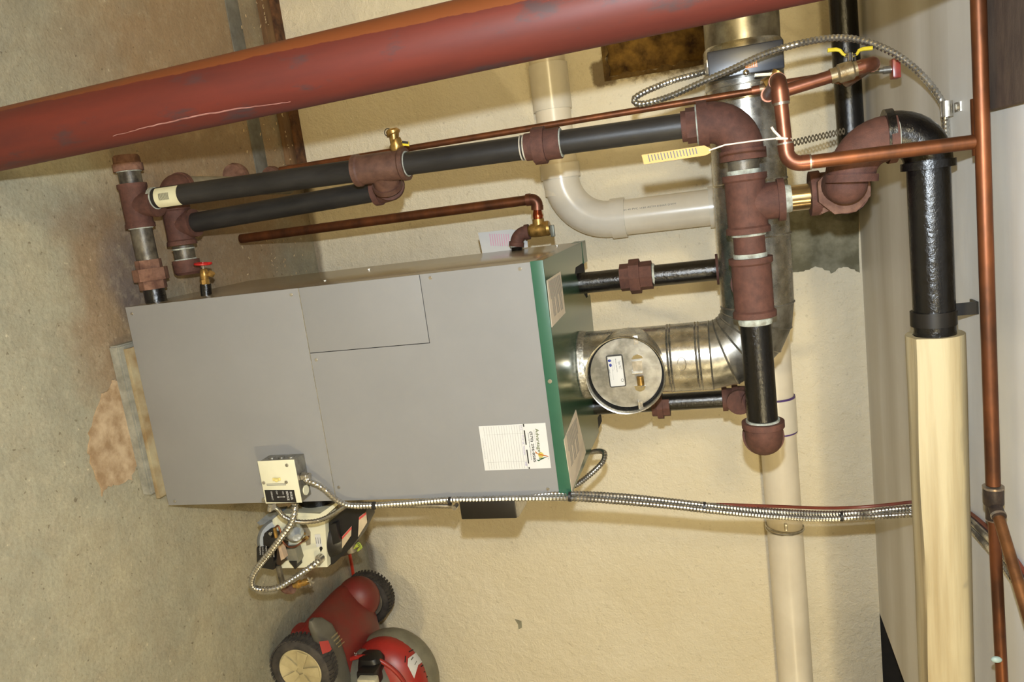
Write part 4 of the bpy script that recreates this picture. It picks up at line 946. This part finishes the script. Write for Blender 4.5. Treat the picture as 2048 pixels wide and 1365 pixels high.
# tag on a string
th = thing('service_tag', 'yellow paper tag hanging on a string from the copper drop pipe', 'tag', P(1284, 318, CY-.01))
TY = CY-.012
pp_ = part('tag_card', tagpaper, th, lambda bm: prism(bm, [P(*s_, TY) for s_ in ((1283, 310), (1408, 291), (1421, 297), (1421, 306), (1411, 311), (1288, 329))], V((0, .0008, 0))), label='manila tag card')
part('string', stringm, th, lambda bm: (sweep(bm, [P(1418, 301, TY), P(1450, 290, TY), P(1500, 283, TY), P(1560, 276, TY-.005)], .0014, 6), sweep(bm, [P(1552, 277, TY-.002), P(1566, 277, CY-.0145), P(1581, 278, CY-.005)], .0026, 6), sweep(bm, [P(1561, 275, TY-.003), P(1548, 262, TY), P(1543, 254, TY-.002)], .0022, 6)))
td = (P(1408, 291, TY)-P(1283, 310, TY)).normalized(); ts = (P(1288, 329, TY)-P(1283, 310, TY)).normalized()
part('print_lines', labeldark, pp_, lambda bm: [obox(bm, P(1298+k*6.3, 316.5-k*.95, TY-.0006), ts, td, Y, .0055 if k % 4 else .0068, .0009, .0003) for k in range(16)])

# ================================================================== BURNER
bn = thing('oil_burner', 'oil burner with black motor and ivory housing at the right side of the boiler', 'burner', (.85, 1.95, .12))
part('air_tube', blackgloss, bn, cyl, V((X1-.01, 1.93, .355)), V((.84, 1.93, .355)), .056, 32)
part('mounting_flange', blackpaint, bn, lambda bm: cyl(bm, V((X1, 1.93, .355)), V((X1+.012, 1.93, .355)), .085, 24))
BY = 1.83
part('housing_plate', cream, bn, lambda bm: prism(bm, [P(*s_, BY) for s_ in ((545, 1040), (560, 1028), (640, 1030), (650, 1042), (655, 1135), (565, 1137), (548, 1120))], V((0, .08, 0))), label='ivory igniter and control housing')
part('flange_strip', cream, bn, lambda bm: prism(bm, [P(*s_, BY-.004) for s_ in ((588, 1026), (640, 1028), (672, 1006), (676, 1010), (648, 1035), (590, 1034))], V((0, .01, 0))))
part('blower_housing', mat('cast_housing', (132, 134, 134), (108, 110, 108), .6, .3), bn, lambda bm: sweep(bm, [P(560, 1080, BY+.06), P(560, 1080, BY+.05), P(560, 1080, BY+.0), P(560, 1080, BY-.008)], [.058, .064, .064, .056], 36))
part('air_shutter', mat('bluish_steel', (150, 156, 164), (120, 126, 134), .4, .6), bn, lambda bm: prism(bm, [P(*s_, BY+.01) for s_ in ((514, 1046), (536, 1028), (560, 1024), (562, 1030), (540, 1046), (520, 1052))], V((0, .04, 0))))
part('igniter_cap', mat('glass_cap', (190, 192, 190), (150, 156, 160), .12, .4), bn, lambda bm: (sweep(bm, [P(583, 1064, BY+.0), P(590, 1066, BY-.03), P(592, 1070, BY-.05), P(594, 1076, BY-.06)], [.026, .026, .022, .012], 24)))
part('pump', darkplastic, bn, lambda bm: obox(bm, P(541, 1109, BY-.02), V((.18, 0, 1)), V((1, 0, -.18)), Y, .028, .032, .03, .006), label='black fuel pump with white lettering')
pm = part('pump_cap', darkplastic, bn, lambda bm: (obox(bm, P(548, 1078, BY-.02), V((.18, 0, 1)), V((1, 0, -.18)), Y, .022, .016, .024, .005), ring(bm, P(541, 1068, BY-.03), Y, .012, .03, 18)))
part('slot_screw', chrome, bn, lambda bm: (ring(bm, P(541, 1068, BY-.047), Y, .0052, .004, 14),))
for k, (s_, x_, y_) in enumerate((('CLEAN', 519, 1093), ('CUT OFF', 524, 1094), ('A2VA', 531, 1092), ('NOZZLE', 540, 1098), ('OIL PUMP', 546, 1098))):
    text(s_, labelwhite, bn, P(x_, y_, BY-.0515), V((1, 0, -.18)), V((.18, 0, 1)), .026, .0058)
part('pump_strip', mat('beige_strip', (186, 160, 132), None, .5), bn, lambda bm: prism(bm, [P(*s_, BY-.053) for s_ in ((556, 1094), (561, 1092), (569, 1118), (562, 1122))], V((0, .02, 0))))
part('pump_edge', mat('dark_bronze', (74, 58, 46), None, .4, .5), bn, lambda bm: obox(bm, P(565, 1106, BY-.03), V((.25, 0, 1)), V((1, 0, -.25)), Y, .0075, .030, .02, .003))
part('solenoid', mat('grey_solenoid', (120, 116, 100), (100, 96, 82), .5), bn, lambda bm: prism(bm, [P(*s_, BY-.03) for s_ in ((568, 1100), (590, 1098), (597, 1122), (594, 1130), (580, 1128))], V((0, .03, 0))))
part('solenoid_tip', darkplastic, bn, lambda bm: prism(bm, [P(*s_, BY-.035) for s_ in ((578, 1124), (592, 1124), (594, 1136), (590, 1140), (586, 1134))], V((0, .03, 0))))
part('copper_tube', copper, bn, lambda bm: sweep(bm, catmull([P(549, 1058, BY-.05), P(556, 1052, BY-.06), P(562, 1066, BY-.06), P(566, 1084, BY-.055), P(577, 1094, BY-.055), P(590, 1094, BY-.055), P(602, 1086, BY-.05), P(612, 1078, BY-.03), P(620, 1072, BY-.01)], .006), .0026, 8))
part('compression_fitting', brass, bn, lambda bm: (ring(bm, P(610, 1079, BY-.03), V((-.5, 0, .8)), .006, .018, 6), ring(bm, P(551, 1066, BY-.055), X, .005, .03, 8), ring(bm, P(604, 1057+12, BY-.01), V((-.2, 0, 1)), .004, .02, 8)))
part('bracket', mat('taupe_bracket', (140, 130, 110), None, .5, .3), bn, lambda bm: (prism(bm, [P(*s_, BY-.004) for s_ in ((603, 1052), (612, 1052), (620, 1066), (620, 1090), (613, 1092), (608, 1070))], V((0, .004, 0)))))
ls = part('spec_label', labelwhite, bn, lambda bm: prism(bm, [P(*s_, BY-.001) for s_ in ((629, 1070), (640, 1069), (644, 1094), (633, 1095))], V((0, .0009, 0))))
part('print_lines', labeldark, ls, lambda bm: [obox(bm, P(632+k*4.2, 1082, BY-.0014), V((1, 0, -.12)), V((.12, 0, 1)), Y, .0095, .0005, .0002) for k in range(3)])
part('cable_connector', zinc, bn, lambda bm: (ring(bm, P(640, 1118, BY-.006), Y, .0135, .012, 20), ring(bm, P(640, 1118, BY-.018), Y, .0095, .02, 16), ring(bm, P(639, 1130, BY-.003), Y, .004, .006, 8)))
# motor and controls behind
part('motor', darkplastic, bn, lambda bm: (sweep(bm, [P(650, 1075, BY+.06), P(657, 1078, BY+.06), P(690, 1070, BY+.07), P(702, 1068, BY+.07)], [.055, .062, .06, .045], 28)), label='black burner motor')
part('control_module', darkplastic, bn, lambda bm: (prism(bm, [P(*s_, BY+.02) for s_ in ((657, 1046), (690, 1018), (732, 1018), (735, 1040), (716, 1078), (700, 1098), (668, 1128), (655, 1134), (652, 1060))], V((0, .05, 0))), obox(bm, P(672, 1066, BY+.012), V((-.3, 0, 1)), X, Y, .012, .03, .01, .003)))
for pts in (((684, 1074), (703, 1053), (702, 1072), (684, 1098)), ((718, 1035), (732, 1024), (734, 1046), (716, 1075))):
    m2 = part('module_label', mat('module_label', (190, 172, 142), None, .5), bn, lambda bm: prism(bm, [P(*s_, BY+.018) for s_ in pts], V((0, .0015, 0))), label='beige label with red header')
    a_, b_ = pts[0], pts[1]
    part('red_header', printred, m2, lambda bm: prism(bm, [P(a_[0], a_[1]+1, BY+.0165), P(b_[0], b_[1]+1, BY+.0165), P(b_[0], b_[1]+6, BY+.0165), P(a_[0], a_[1]+6, BY+.0165)], V((0, .001, 0))))
part('wire_cap', mat('grey_metal', (128, 118, 96), None, .5, .4), bn, lambda bm: cyl(bm, P(700, 1086, BY+.04), P(704, 1104, BY+.04), .014, 16))
part('ground_wires', mat('green_yellow_wire', (176, 180, 70), (90, 120, 60), .5, 0, 90), bn, lambda bm: [sweep(bm, catmull([P(708, 1098, BY+.03), P(716+k*2, 1086+k*3, BY+.02), P(722+k, 1092+k*2, BY+.02), P(714, 1102+k, BY+.03)], .006), .0018, 6) for k in range(3)])
# oil filter line
part('oil_pipe', dirtypipe, bn, lambda bm: cyl(bm, P(556, 1130, 1.80), P(567, 1176, 1.82), .0085, 16))
part('elbow', iron_dusty, bn, lambda bm: elbow(bm, P(572, 1182, 1.82), P(565, 1165, 1.82)-P(572, 1182, 1.82), P(592, 1174, 1.82)-P(572, 1182, 1.82), .0145, .024, .016, .008, 18))
part('brass_fitting', brass, bn, lambda bm: sweep(bm, [P(588, 1172, 1.82), P(594, 1170, 1.82), P(595, 1170, 1.82), P(600, 1168, 1.82), P(601, 1168, 1.82), P(607, 1166, 1.82), P(608, 1166, 1.82), P(616, 1164, 1.82)], [.008, .008, .012, .012, .008, .009, .011, .008], 12))
part('valve_handle', zinc, bn, lambda bm: [cyl(bm, P(620, 1163, 1.82), P(620, 1163, 1.82) + (X*math.cos(a_) + Z*math.sin(a_))*.013, .003, 8) for a_ in (0, 1.2, 2.4, 3.6, 4.9)])
bm = bmesh.new(); sweep(bm, catmull([PZ(697, 1098, .05), PZ(702, 1122, .02), PZ(706, 1146, .010), PZ(712, 1180, .007), PZ(722, 1225, .007), PZ(734, 1262, .007), PZ(742, 1290, .007)], .01), .0068, 12)
mono('oil_line', bm, cablered, 'orange-red coated oil line lying along the wall behind the mower', 'hose')

# ================================================================== LAWN MOWER
mw = thing('lawn_mower', 'dusty red walk-behind lawn mower at the lower right, by the wall', 'lawn mower', (1.75, 2.29, 0))
def loft(bm, secs, n=28, p=3.0):
    rings = []
    for (x_, yc, zc_, hw, hh) in secs:
        rr = []
        for k in range(n):
            a_ = 2*PI*k/n; c_, s_ = math.cos(a_), math.sin(a_)
            rr.append(bm.verts.new((x_, yc+hw*math.copysign(abs(c_)**(2/p), c_), zc_+hh*math.copysign(abs(s_)**(2/p), s_))))
        rings.append(rr)
    for a_, b_ in zip(rings, rings[1:]):
        for k in range(n): bm.faces.new((a_[k], a_[(k+1) % n], b_[(k+1) % n], b_[k]))
    bm.faces.new(rings[0]); bm.faces.new(rings[-1][::-1])
yc = 2.285
part('deck', mowred, mw, lambda bm: loft(bm, [(1.335, yc+.02, .075, .10, .012), (1.345, yc+.01, .08, .17, .03), (1.37, yc, .09, .20, .048), (1.42, yc, .11, .205, .068), (1.48, yc+.01, .12, .205, .082), (1.56, yc+.01, .125, .20, .088), (1.75, yc, .13, .20, .09), (1.90, yc, .125, .19, .085), (1.97, yc, .11, .16, .06), (1.99, yc, .10, .12, .03)]))
part('fender_hump', mowred, mw, lambda bm: ellip(bm, V((1.41, 2.47, .115)), .085, .075, .085, 24, 16))
part('deck_lip', mowred, mw, lambda bm: loft(bm, [(1.338, yc-.14, .055, .03, .018), (1.36, yc-.14, .055, .05, .025), (1.42, yc-.16, .06, .05, .03), (1.6, yc-.19, .06, .03, .03)]))
def cover(bm):
    secs = []
    for (x_, y_, hw_, hh_) in ((634, 1240, .012, .006), (642, 1246, .032, .016), (655, 1262, .046, .024), (667, 1290, .050, .028), (678, 1325, .052, .030), (688, 1362, .052, .030), (700, 1420, .052, .030)):
        c_ = PZ(x_, y_, .20); secs.append((c_.x, c_.y, .180, hw_, hh_))
    secs.sort(); loft(bm, secs)
part('side_cover', mowgrey, mw, cover, label='dusty grey plastic deck cover')
part('height_bracket', mowgrey, mw, lambda bm: prism(bm, [P(*s_, 2.12) for s_ in ((594, 1283), (618, 1276), (636, 1282), (645, 1300), (660, 1330), (640, 1325), (620, 1296))], V((0, .02, 0))))
dk = part('warning_sticker', printred, mw, lambda bm: prism(bm, [PZ(*s_, .2118) for s_ in ((638, 1284), (656, 1282), (664, 1302), (645, 1309))], V((0, 0, .001))), label='red warning sticker')
tdx = PZ(684, 1262, .213)-PZ(662, 1282, .213)
for k, s_ in enumerate(('OHV ENGINE', '500 SERIES', 'Smart Choke', 'Front Drive')):
    text(s_, mat('print_cream', (178, 160, 110), None, .5), mw, PZ(663+k*4.6, 1279+k*6, .2128), tdx, Z.cross(tdx), .044, .0085, thick=.02)
text('21"', labelwhite, mw, P(708, 1305, 2.20), X, Z*.9-Y*.3, .022, .018)
def wheel(parent, c_, r, w_, out, hm, star):
    def tire(bm):
        c0_ = c_-Y*w_/2
        prof = [(0, .74), (.0, .86), (.10, .95), (.28, .985), (.72, .985), (.90, .95), (1, .86), (1, .74)]
        lathe(bm, c0_, Y, [(w_*k, r*q_) for k, q_ in prof] + [(w_*.9, r*.70), (w_*.1, r*.70), (0, r*.74)], 48)
        for i in range(44):
            a_ = 2*PI*i/44; d_ = V((math.cos(a_), 0, math.sin(a_))); t_ = V((-math.sin(a_), 0, math.cos(a_)))
            for s_ in (-1, 1):
                obox(bm, c_ + d_*r*.985 + Y*s_*w_*.24 + t_*(s_*.002), t_, (Y+t_*s_*.25).normalized(), d_, r*.038, w_*.22, r*.022)
    part('tire', rubber, parent, tire)
    def hub(bm):
        y_ = out*w_*.42
        lathe(bm, c_, Y, [(-out*w_*.3, r*.001), (-out*w_*.3, r*.72), (y_-out*.004, r*.73), (y_, r*.68), (y_-out*.007, r*.45), (y_-out*.004, r*.14), (y_-out*.004, r*.001)], 40)
    h_ = part('hub', hm, parent, hub)
    if star:
        def spokes(bm):
            for k in range(5):
                a_ = 2*PI*k/5+.3; d_ = V((math.cos(a_), 0, math.sin(a_))); t_ = V((-math.sin(a_), 0, math.cos(a_)))
                prism(bm, [c_+Y*out*w_*.40 + d_*r*.1 + t_*r*.09, c_+Y*out*w_*.40 + d_*r*.1 - t_*r*.09, c_+Y*out*w_*.41 + d_*r*.64 - t_*r*.17, c_+Y*out*w_*.41 + d_*r*.64 + t_*r*.17], Y*out*.004)
        part('hub_star', hm, h_, spokes)
wheel(mw, V((1.425, 2.05, .112)), .112, .062, -1, hubm, True)
for wy_ in (2.05, 2.535): wheel(mw, V((1.96, wy_, .115)), .115, .055, -1, hubm, True)
for wy_ in (2.12, 2.46): part('handlebar', darkplastic, mw, lambda bm: sweep(bm, rounded([V((1.90, wy_, .15)), V((2.0, wy_, .22)), V((2.55, wy_, .95)), V((2.62, wy_+(2.29-wy_)*.3, 1.0))], [.04, .05]), .011, 12))
part('grip_bar', darkplastic, mw, cyl, V((2.62, 2.16, 1.0)), V((2.62, 2.42, 1.0)), .013, 14)
wheel(mw, V((1.455, 2.555, .108)), .104, .062, -1, mat('grey_hub', (118, 108, 90), None, .6), False)
# engine
ec_ = V((1.64, 2.30, .26))
part('engine_block', darkplastic, mw, lambda bm: loft(bm, [(1.50, 2.29, .22, .06, .05), (1.54, 2.29, .22, .10, .08), (1.8, 2.29, .22, .11, .09)]))
part('blower_housing', mat('olive_grey_plastic', (116, 112, 94), (100, 96, 80), .5), mw, lambda bm: ellip(bm, ec_+V((.01, .045, .03)), .185, .10, .165, 32, 20), label='olive-grey engine housing')
part('shroud', mowred2, mw, lambda bm: ellip(bm, ec_+V((.0, -.005, .025)), .170, .105, .150, 32, 20), label='bright red engine shroud')
part('fuel_tank', mat('tank_grey', (104, 104, 94), (92, 92, 84), .3), mw, lambda bm: ellip(bm, ec_+V((.0, -.055, -.03)), .150, .105, .128, 32, 20))
part('shroud_ring', mowred2, mw, lambda bm: sweep(bm, [ec_+V((math.cos(a_)*.158, -.070+.03*math.cos(a_), -.008+math.sin(a_)*.135)) for a_ in [PI*.42+i*PI/24 for i in range(20)]], .008, 10))
def surf(px_, py_): # point on the red shroud
    c_ = ec_+V((.0, -.005, .025)); d_ = ray(px_, py_); A = V((d_.x/.170, d_.y/.105, d_.z/.150)); o_ = CAM-c_; B = V((o_.x/.170, o_.y/.105, o_.z/.150))
    a_, b_, cc_ = A.dot(A), 2*A.dot(B), B.dot(B)-1; D = b_*b_-4*a_*cc_
    s_ = (-b_-math.sqrt(max(D, 0)))/(2*a_); p_ = CAM+d_*s_; n_ = V(((p_-c_).x/.170**2, (p_-c_).y/.105**2, (p_-c_).z/.150**2)).normalized(); return p_, n_
def slot(bm, a_, b_, hw=.0018):
    (p_, n_), (q_, m_) = surf(*a_), surf(*b_); obox(bm, (p_+q_)/2+n_*.0005, q_-p_, n_.cross(q_-p_), n_, (q_-p_).length/2, hw, .0015)
part('cooling_slots', darkin, mw, lambda bm: [slot(bm, *s_) for s_ in (((818, 1305), (827, 1300)), ((811, 1313), (810, 1326)), ((842, 1334), (848, 1329)), ((848, 1345), (855, 1340)), ((853, 1355), (861, 1350)))])
def slab(bm, pix): 
    vs = [surf(*s_) for s_ in pix]; prism(bm, [p_+n_*.003 for p_, n_ in vs], -vs[0][1]*.004)
def quadpatch(bm, quads, n=6):
    for A_, B_, C_, D_ in quads:
        g = []
        for i in range(n+1):
            row = []
            for j in range(n+1):
                a_, b_ = i/n, j/n
                x_ = (A_[0]*(1-a_)+B_[0]*a_)*(1-b_)+(D_[0]*(1-a_)+C_[0]*a_)*b_; y_ = (A_[1]*(1-a_)+B_[1]*a_)*(1-b_)+(D_[1]*(1-a_)+C_[1]*a_)*b_
                p_, n_ = surf(x_, y_); row.append(bm.verts.new(p_+n_*.0015))
            g.append(row)
        for i in range(n):
            for j in range(n): bm.faces.new((g[i][j], g[i+1][j], g[i+1][j+1], g[i][j+1]))
    bmesh.ops.remove_doubles(bm, verts=bm.verts, dist=1e-4)
sl = part('engine_label', labelwhite, mw, quadpatch, (((816, 1318), (832, 1306), (848, 1322), (836, 1331)), ((816, 1318), (836, 1331), (828, 1358), (815, 1332))), label='white angular engine label')
part('label_marks', mowgrey, sl, lambda bm: (slot(bm, (822, 1321), (826, 1315), .002), slot(bm, (829, 1331), (833, 1323), .0012)))
part('air_cleaner', darkplastic, mw, lambda bm: loft(bm, [(1.475, 2.21, .27, .02, .02), (1.482, 2.21, .272, .034, .036), (1.50, 2.21, .275, .04, .044), (1.53, 2.21, .27, .042, .046), (1.56, 2.21, .26, .036, .04)]))
part('primer_body', darkplastic, mw, lambda bm: obox(bm, P(740, 1352, 2.16), Z, X, Y, .035, .03, .03, .008))
part('vent_cap', darkplastic, mw, lambda bm: obox(bm, P(775, 1280, 2.34), Z, X, Y, .014, .012, .014, .002))
part('primer_cover', mat('cream_cap', (190, 184, 158), None, .5), mw, lambda bm: obox(bm, P(738, 1372, 2.12), Z, X, Y, .034, .032, .016, .006))
part('handle_bracket', mowgrey, mw, lambda bm: (ellip(bm, P(800, 1276, 2.36), .03, .015, .012), cyl(bm, P(790, 1280, 2.34), P(812, 1272, 2.36), .007, 10)))
# wall chip
bm = bmesh.new(); prism(bm, [P(*s_, YW-.0015) for s_ in ((1029, 1239), (1043, 1243), (1044, 1256), (1037, 1260), (1036, 1250))], V((0, .001, 0)))
finish('paint_chip', bm, mat('chip', (150, 146, 124), None, .9), wall_back)
